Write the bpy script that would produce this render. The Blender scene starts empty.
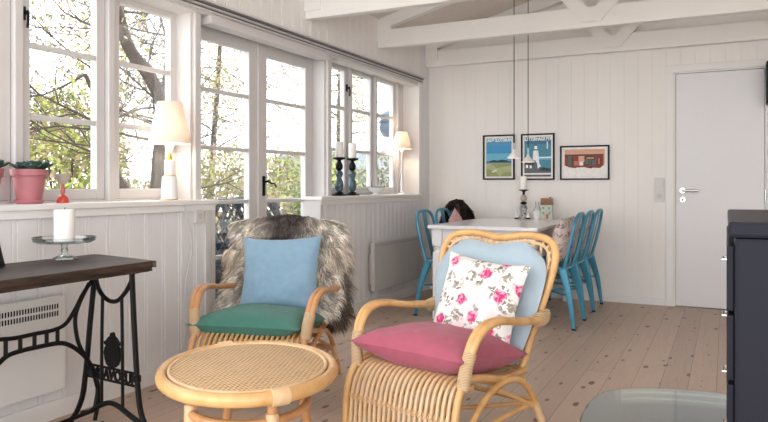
import bpy, bmesh, math, random
from mathutils import Vector, Matrix, Euler, noise
R = random.Random(7)
PI = math.pi
scene = bpy.context.scene
COL = scene.collection
V = Vector
rad = math.radians

# ------------------------------------------------------------------ materials
def nt(name):
    m = bpy.data.materials.new(name); m.use_nodes = True
    n = m.node_tree.nodes; l = m.node_tree.links
    return m, n, l, n['Principled BSDF']

def setp(b, **k):
    for a, v in k.items():
        a = a.replace('_', ' ')
        if a in b.inputs: b.inputs[a].default_value = v

def coords(n, l, scale=(1, 1, 1), rot=(0, 0, 0)):
    tc = n.new('ShaderNodeTexCoord'); mp = n.new('ShaderNodeMapping')
    mp.inputs['Scale'].default_value = scale; mp.inputs['Rotation'].default_value = rot
    l.new(tc.outputs['Object'], mp.inputs['Vector'])
    return mp.outputs['Vector']

def ramp(n, stops, interp='LINEAR'):
    r = n.new('ShaderNodeValToRGB'); cr = r.color_ramp; cr.interpolation = interp
    while len(cr.elements) < len(stops): cr.elements.new(0.5)
    for e, (p, c) in zip(cr.elements, stops):
        e.position = p; e.color = (*c, 1) if len(c) == 3 else c
    return r

def bump(n, l, b, height, strength=0.3, dist=0.01):
    bp = n.new('ShaderNodeBump'); bp.inputs['Strength'].default_value = strength
    bp.inputs['Distance'].default_value = dist
    l.new(height, bp.inputs['Height']); l.new(bp.outputs['Normal'], b.inputs['Normal'])

def mat(name, c, rough=0.5, metal=0.0, var=0.0, scale=8, bstr=0.0, bscale=60, stretch=(1, 1, 1), **k):
    m, n, l, b = nt(name)
    setp(b, Base_Color=(*c, 1), Roughness=rough, Metallic=metal, **k)
    vec = coords(n, l, stretch)
    nz = n.new('ShaderNodeTexNoise'); nz.inputs['Scale'].default_value = scale; nz.inputs['Detail'].default_value = 4
    l.new(vec, nz.inputs['Vector'])
    lo = tuple(max(0, x * (1 - var)) for x in c); hi = tuple(min(1, x * (1 + var)) for x in c)
    r = ramp(n, [(0.3, lo), (0.7, hi)]); l.new(nz.outputs['Fac'], r.inputs['Fac'])
    l.new(r.outputs['Color'], b.inputs['Base Color'])
    if bstr:
        n2 = n.new('ShaderNodeTexNoise'); n2.inputs['Scale'].default_value = bscale
        l.new(vec, n2.inputs['Vector']); bump(n, l, b, n2.outputs['Fac'], bstr, 0.004)
    return m

def mix(n, l, fac, a, b_, blend='MIX'):
    x = n.new('ShaderNodeMix'); x.data_type = 'RGBA'; x.blend_type = blend
    if isinstance(fac, (int, float)): x.inputs[0].default_value = fac
    else: l.new(fac, x.inputs[0])
    for i, v in ((6, a), (7, b_)):
        if isinstance(v, tuple): x.inputs[i].default_value = (*v, 1)
        else: l.new(v, x.inputs[i])
    return x.outputs[2]

def math_(n, l, op, a, b_=None, c=None):
    x = n.new('ShaderNodeMath'); x.operation = op
    for i, v in enumerate((a, b_, c)):
        if v is None: continue
        if isinstance(v, (int, float)): x.inputs[i].default_value = v
        else: l.new(v, x.inputs[i])
    return x.outputs[0]

M = {}
M['white'] = mat('painted_white', (0.76, 0.74, 0.72), 0.45, var=0.02, scale=3)
M['wallboard'] = mat('white_panelling', (0.77, 0.74, 0.71), 0.5, var=0.03, scale=2, stretch=(1, 1, .3))
M['lowboard'] = mat('pale_grey_panelling', (0.72, 0.70, 0.70), 0.5, var=0.03, scale=2, stretch=(1, 1, .3))
M['beam'] = mat('white_beam', (0.80, 0.78, 0.75), 0.5, var=0.03, scale=5, stretch=(.4, 1, 1))
M['ceiling'] = mat('ceiling_boards', (0.66, 0.60, 0.55), 0.6, var=0.05, scale=4, stretch=(.3, 1, 1))
M['doorwhite'] = mat('door_paint', (0.70, 0.69, 0.70), 0.4, var=0.015, scale=2)
M['frame'] = mat('window_paint', (0.60, 0.575, 0.56), 0.35, var=0.02, scale=4)
M['heater'] = mat('heater_enamel', (0.66, 0.64, 0.61), 0.4, var=0.01)
M['heatergrey'] = mat('heater_grey_enamel', (0.52, 0.49, 0.46), 0.4, var=0.01)
M['black'] = mat('black_paint', (0.004, 0.004, 0.005), 0.45, var=0.1, Specular_IOR_Level=.25)
M['iron'] = mat('cast_iron', (0.003, 0.0025, 0.0025), 0.5, 0.0, var=0.3, scale=20, bstr=0.15, Specular_IOR_Level=.25)
M['darkmetal'] = mat('dark_cabinet_metal', (0.010, 0.010, 0.016), 0.4, 0.0, var=0.08, scale=3, Specular_IOR_Level=.12)
M['chrome'] = mat('brushed_steel', (0.62, 0.61, 0.6), 0.25, 1.0, var=0.03)
M['brass'] = mat('brass', (0.8, 0.5, 0.12), 0.3, 1.0, var=0.05)
M['candle'] = mat('candle_wax', (0.86, 0.84, 0.81), 0.5, var=0.01, Subsurface_Weight=0.2)
M['teal'] = mat('teal_lacquered_steel', (0.05, 0.25, 0.37), 0.35, 0.25, var=0.08, scale=10)
M['tealpale'] = mat('pale_blue_lacquered_steel', (0.20, 0.42, 0.52), 0.35, 0.2, var=0.06, scale=10)
M['rubber'] = mat('black_rubber', (0.015, 0.015, 0.015), 0.7)
M['pinkpot'] = mat('pink_ceramic', (0.43, 0.155, 0.175), 0.42, var=0.06, scale=10)
M['soil'] = mat('potting_soil', (0.03, 0.022, 0.016), 0.95, var=0.4, scale=90, bstr=0.6)
M['succulent'] = mat('succulent_leaf', (0.030, 0.06, 0.048), 0.45, var=0.35, scale=14)
M['red'] = mat('red_lacquer', (0.55, 0.05, 0.03), 0.3, var=0.1)
M['redpink'] = mat('faded_coral_lacquer', (0.48, 0.14, 0.11), 0.35, var=0.15, scale=30)
M['stone'] = mat('grey_stoneware', (0.42, 0.36, 0.30), 0.6, var=0.15, scale=50)
M['porcelain'] = mat('white_porcelain', (0.80, 0.79, 0.78), 0.18, var=0.01)
M['bluegrey'] = mat('blue_grey_glass_bead', (0.075, 0.115, 0.145), 0.25, var=0.25, scale=20)
M['green'] = mat('green_linen', (0.05, 0.185, 0.145), 0.85, var=0.06, scale=30, bstr=0.5, bscale=500, Sheen_Weight=0.15)
M['blue'] = mat('sky_blue_linen', (0.215, 0.345, 0.46), 0.85, var=0.05, scale=30, bstr=0.5, bscale=500, Sheen_Weight=0.15)
M['paleblue'] = mat('pale_blue_cotton', (0.38, 0.475, 0.54), 0.9, var=0.04, scale=20, bstr=0.4, bscale=500, Sheen_Weight=0.1)
M['pink'] = mat('raspberry_linen', (0.40, 0.085, 0.135), 0.85, var=0.06, scale=30, bstr=0.5, bscale=500, Sheen_Weight=0.15)
M['rosepink'] = mat('faded_pink_cotton', (0.62, 0.36, 0.36), 0.85, var=0.18, scale=30)
M['outlet'] = mat('switch_plastic', (0.60, 0.59, 0.57), 0.35)
M['leafdk'] = mat('dark_green_leaf', (0.05, 0.09, 0.03), 0.6, var=0.5, scale=3)
M['leafyl'] = mat('yellow_green_leaf', (0.34, 0.37, 0.10), 0.6, var=0.45, scale=3)
M['leafbr'] = mat('dry_brown_leaf', (0.34, 0.26, 0.15), 0.7, var=0.45, scale=3)
M['bark'] = mat('grey_brown_bark', (0.055, 0.038, 0.028), 0.9, var=0.6, scale=9, bstr=0.9, bscale=25, stretch=(1, 1, .35))
M['twig'] = mat('twig_bark', (0.06, 0.042, 0.034), 0.9, var=0.3, scale=9)
M['ground'] = mat('pale_terrace_gravel', (0.50, 0.47, 0.40), 0.95, var=0.2, scale=5, bstr=0.3)
M['blackwicker'] = mat('black_wicker', (0.018, 0.02, 0.026), 0.5, var=0.3, scale=30)
M['navy'] = mat('dark_navy_fabric', (0.035, 0.05, 0.075), 0.85, var=0.15, scale=20)
M['lantern'] = mat('slate_blue_enamel', (0.045, 0.085, 0.14), 0.35, var=0.1)
M['shed'] = mat('shed_slate', (0.16, 0.19, 0.22), 0.8, var=0.15)
M['whitewood'] = mat('white_garden_paint', (0.8, 0.8, 0.78), 0.5)
M['tablewhite'] = mat('white_lacquer', (0.80, 0.80, 0.81), 0.16, var=0.01)

def rattan(name, c, var=0.22):
    m, n, l, b = nt(name)
    vec = coords(n, l, (1, 1, 1))
    nz = n.new('ShaderNodeTexNoise'); nz.inputs['Scale'].default_value = 14; nz.inputs['Detail'].default_value = 5
    l.new(vec, nz.inputs['Vector'])
    r = ramp(n, [(0.25, tuple(x * (1 - var) * f for x, f in zip(c, (1, .88, .7)))), (0.55, c), (0.8, tuple(min(1, x * (1 + var * .6)) for x in c))])
    l.new(nz.outputs['Fac'], r.inputs['Fac']); l.new(r.outputs['Color'], b.inputs['Base Color'])
    setp(b, Roughness=0.38, Coat_Weight=0.15)
    return m
M['rattan'] = rattan('natural_rattan', (0.66, 0.385, 0.155))
M['rattanor'] = rattan('honey_rattan', (0.58, 0.30, 0.13))
M['rattanlt'] = rattan('pale_rattan_peel', (0.72, 0.50, 0.29), .15)

def binding_mat():
    m, n, l, b = nt('rattan_binding')
    vec = coords(n, l)
    w = n.new('ShaderNodeTexWave'); w.bands_direction = 'Z'; w.inputs['Scale'].default_value = 55
    w.inputs['Distortion'].default_value = 1.0; l.new(vec, w.inputs['Vector'])
    r = ramp(n, [(0.1, (0.38, 0.24, 0.12)), (0.5, (0.70, 0.50, 0.30))]); l.new(w.outputs['Fac'], r.inputs['Fac'])
    l.new(r.outputs['Color'], b.inputs['Base Color']); setp(b, Roughness=0.45)
    bump(n, l, b, w.outputs['Fac'], 0.6, 0.003)
    return m
M['binding'] = binding_mat()

def cane_mat():
    m, n, l, b = nt('woven_cane')
    vec = coords(n, l)
    outs = []
    for rot in (PI / 4, -PI / 4, 0, PI / 2):
        mp = n.new('ShaderNodeMapping'); mp.inputs['Rotation'].default_value = (0, 0, rot + .3); l.new(vec, mp.inputs['Vector'])
        w = n.new('ShaderNodeTexWave'); w.bands_direction = 'X'; w.inputs['Scale'].default_value = 26 if abs(rot) == PI / 4 else 20
        w.inputs['Distortion'].default_value = 0.6; w.inputs['Detail'].default_value = 1
        l.new(mp.outputs['Vector'], w.inputs['Vector']); outs.append(w.outputs['Fac'])
    a = math_(n, l, 'MAXIMUM', outs[0], outs[1]); c = math_(n, l, 'MAXIMUM', outs[2], outs[3])
    s = math_(n, l, 'MULTIPLY', a, c)
    nz = n.new('ShaderNodeTexNoise'); nz.inputs['Scale'].default_value = 60; l.new(vec, nz.inputs['Vector'])
    nz2 = n.new('ShaderNodeTexNoise'); nz2.inputs['Scale'].default_value = 6; l.new(vec, nz2.inputs['Vector'])
    s2 = math_(n, l, 'ADD', s, math_(n, l, 'MULTIPLY_ADD', nz.outputs['Fac'], 0.7, -0.35))
    r = ramp(n, [(0.2, (0.28, 0.145, 0.05)), (0.42, (0.58, 0.36, 0.16)), (0.75, (0.74, 0.51, 0.27))]); l.new(s2, r.inputs['Fac'])
    col = mix(n, l, math_(n, l, 'MULTIPLY', nz2.outputs['Fac'], 0.3), r.outputs['Color'], (0.50, 0.31, 0.15))
    l.new(col, b.inputs['Base Color']); setp(b, Roughness=0.5)
    bump(n, l, b, s2, 0.5, 0.003)
    return m
M['cane'] = cane_mat()

def floor_mat():
    m, n, l, b = nt('pine_floorboards')
    tc = n.new('ShaderNodeTexCoord'); sep = n.new('ShaderNodeSeparateXYZ'); l.new(tc.outputs['Object'], sep.inputs[0])
    W = 0.135
    u = math_(n, l, 'DIVIDE', sep.outputs['X'], W); idx = math_(n, l, 'FLOOR', u); fr = math_(n, l, 'FRACT', u)
    wn = n.new('ShaderNodeTexWhiteNoise'); wn.noise_dimensions = '1D'; l.new(idx, wn.inputs['W'])
    yo = math_(n, l, 'ADD', sep.outputs['Y'], math_(n, l, 'MULTIPLY', wn.outputs['Value'], 17.0))
    yb = math_(n, l, 'DIVIDE', yo, 3.4); yfr = math_(n, l, 'FRACT', yb)
    wn2 = n.new('ShaderNodeTexWhiteNoise'); wn2.noise_dimensions = '2D'
    cv = n.new('ShaderNodeCombineXYZ'); l.new(idx, cv.inputs[0]); l.new(math_(n, l, 'FLOOR', yb), cv.inputs[1]); l.new(cv.outputs[0], wn2.inputs['Vector'])
    vec = n.new('ShaderNodeCombineXYZ'); l.new(sep.outputs['X'], vec.inputs[0]); l.new(yo, vec.inputs[1]); l.new(wn.outputs['Value'], vec.inputs[2])
    mp = n.new('ShaderNodeMapping'); mp.inputs['Scale'].default_value = (14, 1.0, 1); l.new(vec.outputs[0], mp.inputs['Vector'])
    g = n.new('ShaderNodeTexNoise'); g.inputs['Scale'].default_value = 3; g.inputs['Detail'].default_value = 6; g.inputs['Distortion'].default_value = 1.2
    l.new(mp.outputs['Vector'], g.inputs['Vector'])
    gr = ramp(n, [(0.3, (0.40, 0.295, 0.225)), (0.7, (0.53, 0.40, 0.31))]); l.new(g.outputs['Fac'], gr.inputs['Fac'])
    tint = ramp(n, [(0, (0.42, 0.31, 0.24)), (1, (0.56, 0.425, 0.33))]); l.new(wn2.outputs['Value'], tint.inputs['Fac'])
    c = mix(n, l, 0.5, gr.outputs['Color'], tint.outputs['Color'])
    # knots
    mk = n.new('ShaderNodeMapping'); mk.inputs['Scale'].default_value = (7.4, 3.2, 1); l.new(vec.outputs[0], mk.inputs['Vector'])
    vo = n.new('ShaderNodeTexVoronoi'); vo.voronoi_dimensions = '2D'; vo.inputs['Scale'].default_value = 1.15; vo.inputs['Randomness'].default_value = 0.85; l.new(mk.outputs['Vector'], vo.inputs['Vector'])
    sc_ = n.new('ShaderNodeSeparateColor'); l.new(vo.outputs['Color'], sc_.inputs[0])
    thr = math_(n, l, 'MULTIPLY_ADD', sc_.outputs[0], 0.17, -0.02)
    kn = math_(n, l, 'SUBTRACT', thr, vo.outputs['Distance'])
    kr = ramp(n, [(0.0, (0, 0, 0)), (0.035, (1, 1, 1))]); l.new(kn, kr.inputs['Fac'])
    kr2 = ramp(n, [(0.4, (0, 0, 0)), (0.5, (.35, .35, .35))]); l.new(math_(n, l, 'ADD', kn, 0.43), kr2.inputs['Fac'])
    c = mix(n, l, kr2.outputs['Color'], c, (0.33, 0.18, 0.11))
    c = mix(n, l, math_(n, l, 'MULTIPLY', kr.outputs['Color'], 0.85), c, (0.10, 0.055, 0.038))
    # gaps
    e = math_(n, l, 'MINIMUM', fr, math_(n, l, 'SUBTRACT', 1.0, fr))
    ge = math_(n, l, 'LESS_THAN', e, 0.012); gy = math_(n, l, 'LESS_THAN', yfr, 0.0012)
    gap = math_(n, l, 'MAXIMUM', ge, gy)
    c = mix(n, l, math_(n, l, 'MULTIPLY', gap, 0.6), c, (0.10, 0.065, 0.05))
    l.new(c, b.inputs['Base Color']); setp(b, Roughness=0.42, Specular_IOR_Level=0.4)
    bump(n, l, b, math_(n, l, 'SUBTRACT', 1.0, gap), 0.3, 0.004)
    return m
M['floor'] = floor_mat()

def tablewood_mat():
    m, n, l, b = nt('dark_worn_wood')
    vec = coords(n, l, (9, 1.2, 9))
    g = n.new('ShaderNodeTexNoise'); g.inputs['Scale'].default_value = 5; g.inputs['Detail'].default_value = 7; g.inputs['Distortion'].default_value = .6
    l.new(vec, g.inputs['Vector'])
    r = ramp(n, [(0.3, (0.010, 0.008, 0.007)), (0.55, (0.045, 0.028, 0.020)), (0.78, (0.09, 0.045, 0.03))]); l.new(g.outputs['Fac'], r.inputs['Fac'])
    l.new(r.outputs['Color'], b.inputs['Base Color']); setp(b, Roughness=0.5, Specular_IOR_Level=.3)
    bump(n, l, b, g.outputs['Fac'], 0.4, 0.004)
    return m
M['darkwood'] = tablewood_mat()

def floral_mat(name, base=(0.78, 0.75, 0.72), scale=9.0):
    m, n, l, b = nt(name)
    vec = coords(n, l)
    wob = n.new('ShaderNodeTexNoise'); wob.inputs['Scale'].default_value = 30; l.new(vec, wob.inputs['Vector'])
    va = n.new('ShaderNodeVectorMath'); va.operation = 'MULTIPLY_ADD'
    va.inputs[1].default_value = (0.05,) * 3; l.new(wob.outputs['Color'], va.inputs[0]); l.new(vec, va.inputs[2])
    def blobs(sc, lo, hi, sel, off, soft=0.06):
        mp = n.new('ShaderNodeMapping'); mp.inputs['Location'].default_value = off; l.new(va.outputs[0], mp.inputs['Vector'])
        v = n.new('ShaderNodeTexVoronoi'); v.voronoi_dimensions = '2D'; v.inputs['Scale'].default_value = sc; l.new(mp.outputs['Vector'], v.inputs['Vector'])
        s = n.new('ShaderNodeSeparateColor'); l.new(v.outputs['Color'], s.inputs[0])
        on = math_(n, l, 'GREATER_THAN', s.outputs[0], sel)
        d = n.new('ShaderNodeMapRange'); d.inputs[1].default_value = lo + soft; d.inputs[2].default_value = lo; l.new(v.outputs['Distance'], d.inputs[0])
        return math_(n, l, 'MULTIPLY', on, d.outputs[0]), s.outputs[1]
    c = base
    f, _ = blobs(scale * 1.1, 0.05, 0, 0.45, (3, 1, 0), .5); c = mix(n, l, math_(n, l, 'MULTIPLY', f, .6), c, (0.74, 0.52, 0.55))
    f2, _ = blobs(scale * 1.5, 0.36, 0, 0.30, (7, 2, 4), .22)
    for sc_, off in ((3.0, (1, 5, 2)), (4.2, (4, 3, 2)), (3.5, (9, 6, 1))):
        f, sel = blobs(scale * sc_, 0.30, 0, 0.40, off)
        leaf = mix(n, l, sel, (0.17, 0.14, 0.12), (0.42, 0.37, 0.31))
        c = mix(n, l, math_(n, l, 'MULTIPLY', f, f2), c, leaf)
    f, _ = blobs(scale * 1.05, 0.24, 0, 0.58, (2, 8, 1), .10)
    det = n.new('ShaderNodeTexVoronoi'); det.voronoi_dimensions = '2D'; det.inputs['Scale'].default_value = scale * 6; l.new(va.outputs[0], det.inputs['Vector'])
    rose = ramp(n, [(0.05, (0.40, 0.02, 0.09)), (0.45, (0.68, 0.06, 0.22)), (0.8, (0.80, 0.42, 0.52))]); l.new(det.outputs['Distance'], rose.inputs['Fac'])
    c = mix(n, l, f, c, rose.outputs['Color'])
    l.new(c, b.inputs['Base Color']); setp(b, Roughness=0.85)
    bump(n, l, b, wob.outputs['Fac'], 0.15, 0.003)
    return m
M['floral'] = floral_mat('rose_print_cotton', scale=11.5)
M['floral2'] = floral_mat('small_rose_print_cotton', (0.66, 0.56, 0.52), 13)

def glass_mat(name, tint=(1, 1, 1), refl=1.0, base=0.0, colr=(.9, .95, .95)):
    m = bpy.data.materials.new(name); m.use_nodes = True; n = m.node_tree.nodes; l = m.node_tree.links
    n.clear(); o = n.new('ShaderNodeOutputMaterial'); t = n.new('ShaderNodeBsdfTransparent'); g = n.new('ShaderNodeBsdfGlossy')
    t.inputs[0].default_value = (*tint, 1); g.inputs[0].default_value = (*colr, 1); g.inputs['Roughness'].default_value = 0.03
    f = n.new('ShaderNodeFresnel'); f.inputs[0].default_value = 1.45
    mx = n.new('ShaderNodeMixShader'); x = math_(n, l, 'MULTIPLY_ADD', f.outputs[0], refl, base)
    l.new(x, mx.inputs[0]); l.new(t.outputs[0], mx.inputs[1]); l.new(g.outputs[0], mx.inputs[2]); l.new(mx.outputs[0], o.inputs[0])
    return m
M['glass'] = glass_mat('window_glass', refl=0.2)
M['tableglass'] = glass_mat('greenish_table_glass', (0.965, 0.985, 0.975), 1.6, 0.14)
M['clearglass'] = glass_mat('clear_glass', (0.985, 0.99, 0.985), .9, 0.03)
M['edgeglass'] = glass_mat('glass_edge', (0.86, 0.91, 0.89), 0.8, 0.05)

def shade_mat():
    m, n, l, b = nt('lamp_shade_fabric')
    setp(b, Base_Color=(0.80, 0.74, 0.68, 1), Roughness=0.8)
    tr = n.new('ShaderNodeBsdfTranslucent'); tr.inputs[0].default_value = (0.9, 0.78, 0.66, 1)
    mx = n.new('ShaderNodeMixShader'); mx.inputs[0].default_value = 0.24
    o = [x for x in n if x.type == 'OUTPUT_MATERIAL'][0]
    l.new(b.outputs[0], mx.inputs[1]); l.new(tr.outputs[0], mx.inputs[2]); l.new(mx.outputs[0], o.inputs[0])
    return m
M['shade'] = shade_mat()
M['pendant'] = mat('white_pendant_enamel', (.84, .80, .77), .4)

def emis(name, c, s):
    m = bpy.data.materials.new(name); m.use_nodes = True; n = m.node_tree.nodes; l = m.node_tree.links
    n.clear(); o = n.new('ShaderNodeOutputMaterial'); e = n.new('ShaderNodeEmission'); e.inputs[0].default_value = (*c, 1); e.inputs[1].default_value = s
    l.new(e.outputs[0], o.inputs[0]); return m
M['bulb'] = emis('glowing_bulb', (1, 0.70, 0.42), 1.6)

def fur_mat(name):
    m, n, l, b = nt(name)
    a = n.new('ShaderNodeAttribute'); a.attribute_name = 'Col'
    l.new(a.outputs['Color'], b.inputs['Base Color']); setp(b, Roughness=0.7, Specular_IOR_Level=0.25)
    return m
M['fur'] = fur_mat('sheep_fur')

def flat(name, c, rough=0.5): return mat(name, c, rough, var=0.0)

# ------------------------------------------------------------------ geometry helpers
def finish(bm, name, material, parent=None, smooth=False, loc=None, rot=None, mats=None):
    bmesh.ops.recalc_face_normals(bm, faces=bm.faces)
    me = bpy.data.meshes.new(name)
    bm.to_mesh(me); bm.free()
    for x in (mats or [material]): me.materials.append(x)
    if smooth:
        for p in me.polygons: p.use_smooth = True
        try: me.set_sharp_from_angle(angle=rad(40))
        except Exception: pass
    o = bpy.data.objects.new(name, me); COL.objects.link(o)
    if parent: o.parent = parent
    if loc is not None: o.location = loc
    if rot is not None: o.rotation_euler = rot
    return o

def tag(o, label=None, cat=None, group=None, kind=None):
    if label: o['label'] = label
    if cat: o['category'] = cat
    if group: o['group'] = group
    if kind: o['kind'] = kind
    return o

def thing(name, label, cat, loc=(0, 0, 0), rz=0, group=None, kind=None):
    o = bpy.data.objects.new(name, None); COL.objects.link(o); o.empty_display_size = 0.1
    o.location = loc; o.rotation_euler = (0, 0, rz)
    return tag(o, label, cat, group, kind)

def relabel(o, label): o['label'] = label; return o

def copy_tree(o, parent=None):
    c = o.copy(); COL.objects.link(c)
    if parent: c.parent = parent
    for ch in list(o.children): copy_tree(ch, c)
    return c

def box(bm, lo, hi, bev=0.0, mi=0, mtx=None):
    c = [(lo[i] + hi[i]) / 2 for i in range(3)]; s = [abs(hi[i] - lo[i]) for i in range(3)]
    r = bmesh.ops.create_cube(bm, size=1, matrix=Matrix.Translation(c) @ Matrix.Diagonal((*s, 1)))
    vs = r['verts']
    if bev:
        es = list({e for v in vs for e in v.link_edges})
        rb = bmesh.ops.bevel(bm, geom=es, offset=min(bev, min(s) * .45), segments=2, profile=0.6, affect='EDGES')
        vs = list({v for f in rb['faces'] for v in f.verts} | {v for v in vs if v.is_valid})
    fs = {f for v in vs if v.is_valid for f in v.link_faces}
    for f in fs: f.material_index = mi
    if mtx is not None:
        bmesh.ops.transform(bm, matrix=mtx, verts=list({v for f in fs for v in f.verts}))
    return vs

def bxo(name, lo, hi, m, parent=None, bev=0.004, **k):
    bm = bmesh.new(); box(bm, lo, hi, bev); return finish(bm, name, m, parent, **k)

def catmull(pts, n=6, closed=False):
    pts = [V(p) for p in pts]; out = []; N = len(pts)
    rng = range(N) if closed else range(N - 1)
    for i in rng:
        if closed: p0, p1, p2, p3 = pts[i - 1], pts[i], pts[(i + 1) % N], pts[(i + 2) % N]
        else:
            p1, p2 = pts[i], pts[i + 1]
            p0 = pts[i - 1] if i else p1 * 2 - p2
            p3 = pts[i + 2] if i + 2 < N else p2 * 2 - p1
        for k in range(n):
            t = k / n
            out.append(0.5 * ((2 * p1) + (p2 - p0) * t + (2 * p0 - 5 * p1 + 4 * p2 - p3) * t * t + (3 * p1 - p0 - 3 * p2 + p3) * t ** 3))
    if not closed: out.append(pts[-1])
    return out

def tube(bm, pts, r, seg=8, closed=False, caps=True, flat_=None, mi=0):
    """r: number or list; flat_: (scale a, scale b) squash of the section"""
    pts = [V(p) for p in pts]; N = len(pts)
    rs = r if isinstance(r, (list, tuple)) else [r] * N
    tang = []
    for i in range(N):
        if closed: t = pts[(i + 1) % N] - pts[i - 1]
        else: t = pts[min(i + 1, N - 1)] - pts[max(i - 1, 0)]
        tang.append(t.normalized() if t.length > 1e-9 else V((0, 0, 1)))
    up = V((0, 0, 1)) if abs(tang[0].z) < 0.9 else V((0, 1, 0))
    nrm = (up - tang[0] * up.dot(tang[0])).normalized(); rings = []
    for i in range(N):
        if i:
            nrm = nrm - tang[i] * nrm.dot(tang[i])
            nrm = nrm.normalized() if nrm.length > 1e-6 else tang[i].orthogonal().normalized()
        bi = tang[i].cross(nrm); a, b_ = flat_ or (1, 1); ring = []
        for k in range(seg):
            th = 2 * PI * k / seg
            ring.append(bm.verts.new(pts[i] + nrm * (math.cos(th) * rs[i] * a) + bi * (math.sin(th) * rs[i] * b_)))
        rings.append(ring)
    for i in range(N if closed else N - 1):
        A, B = rings[i], rings[(i + 1) % N]
        for k in range(seg):
            try:
                f = bm.faces.new((A[k], A[(k + 1) % seg], B[(k + 1) % seg], B[k])); f.material_index = mi
            except ValueError: pass
    if caps and not closed:
        for ring in (rings[0], rings[-1]):
            f = bm.faces.new(ring); f.material_index = mi

def tubo(name, pts, r, m, parent=None, n=6, seg=8, closed=False, **k):
    bm = bmesh.new(); tube(bm, catmull(pts, n, closed) if n else pts, r, seg, closed); return finish(bm, name, m, parent, smooth=True, **k)

def lathe(bm, prof, seg=24, c=(0, 0, 0), mi=0, sx=1, sy=1):
    rings = []
    for r, z in prof:
        if r < 1e-5: rings.append([bm.verts.new((c[0], c[1], c[2] + z))])
        else: rings.append([bm.verts.new((c[0] + sx * r * math.cos(2 * PI * k / seg), c[1] + sy * r * math.sin(2 * PI * k / seg), c[2] + z)) for k in range(seg)])
    for A, B in zip(rings, rings[1:]):
        if len(A) == 1 and len(B) == 1: continue
        for k in range(seg):
            q = (k + 1) % seg
            if len(A) == 1: f = bm.faces.new((A[0], B[k], B[q]))
            elif len(B) == 1: f = bm.faces.new((A[k], B[0], A[q]))
            else: f = bm.faces.new((A[k], B[k], B[q], A[q]))
            f.material_index = mi

def latho(name, prof, m, parent=None, seg=28, c=(0, 0, 0), **k):
    bm = bmesh.new(); lathe(bm, prof, seg, c); return finish(bm, name, m, parent, smooth=True, **k)

def prism(bm, poly, axis, a, b_, mi=0):
    """poly of 2D points extruded along axis ('x','y','z') from a to b_"""
    def mk(p, t):
        if axis == 'x': return (t, p[0], p[1])
        if axis == 'y': return (p[0], t, p[1])
        return (p[0], p[1], t)
    A = [bm.verts.new(mk(p, a)) for p in poly]; B = [bm.verts.new(mk(p, b_)) for p in poly]; n = len(poly)
    fs = [bm.faces.new(A), bm.faces.new(B[::-1])] + [bm.faces.new((A[i], B[i], B[(i + 1) % n], A[(i + 1) % n])) for i in range(n)]
    for f in fs: f.material_index = mi

def text_mesh(name, s, size, m, parent, loc, rot, ext=0.0005, sx=1.0, bold=0.0):
    cu = bpy.data.curves.new(name, 'FONT'); cu.body = s; cu.size = size; cu.extrude = ext; cu.offset = bold
    cu.align_x = 'CENTER'; cu.align_y = 'CENTER'
    t = bpy.data.objects.new('tmp', cu); COL.objects.link(t)
    dg = bpy.context.evaluated_depsgraph_get(); me = bpy.data.meshes.new_from_object(t.evaluated_get(dg))
    bpy.data.objects.remove(t)
    me.materials.clear(); me.materials.append(m)
    o = bpy.data.objects.new(name, me); COL.objects.link(o); o.parent = parent; o.location = loc; o.rotation_euler = rot; o.scale = (sx, 1, 1)
    return o

def pillow(w, h, t, seed=0, n=26, pinch=0.09, wr=0.006):
    """lies in XY, thickness along Z"""
    bm = bmesh.new(); g = {}
    for s in (1, -1):
        for i in range(n + 1):
            for j in range(n + 1):
                u = 2 * i / n - 1; v = 2 * j / n - 1
                edge = i in (0, n) or j in (0, n)
                if s < 0 and edge: g[s, i, j] = g[1, i, j]; continue
                x = w / 2 * u * (1 - pinch * (1 - v * v) * abs(u) ** 2); y = h / 2 * v * (1 - pinch * (1 - u * u) * abs(v) ** 2)
                f = max(0, (1 - abs(u) ** 2.6)) ** .55 * max(0, (1 - abs(v) ** 2.6)) ** .55
                q = noise.noise(V((x * 9 + seed, y * 9, s * 3))) * wr * 1.6 + noise.noise(V((x * 22 + seed, y * 22, s * 5))) * wr * .7
                g[s, i, j] = bm.verts.new((x, y, s * t / 2 * f + q * (f + .25)))
    for s in (1, -1):
        for i in range(n):
            for j in range(n):
                a = [g[s, i, j], g[s, i + 1, j], g[s, i + 1, j + 1], g[s, i, j + 1]]
                try: bm.faces.new(a if s > 0 else a[::-1])
                except ValueError: pass
    return bm

def fur_strands(bm, layer, samples, width=0.004):
    """samples: (root, dir0, dir1, length, colour)"""
    for p, d0, d1, L, c in samples:
        side = d0.cross(V((R.uniform(-1, 1), R.uniform(-1, 1), R.uniform(-1, 1)))).normalized() * width * .5
        p1 = p + d0 * (L * .35); p2 = p1 + (d0 * .4 + d1 * .6) * (L * .35); p3 = p2 + d1 * (L * .4)
        a = [bm.verts.new(q) for q in (p - side, p + side, p1 + side * .9, p1 - side * .9, p2 + side * .65, p2 - side * .65, p3)]
        for f in (bm.faces.new((a[0], a[1], a[2], a[3])), bm.faces.new((a[3], a[2], a[4], a[5])), bm.faces.new((a[5], a[4], a[6]))):
            for lp in f.loops: lp[layer] = (*c, 1)

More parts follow.
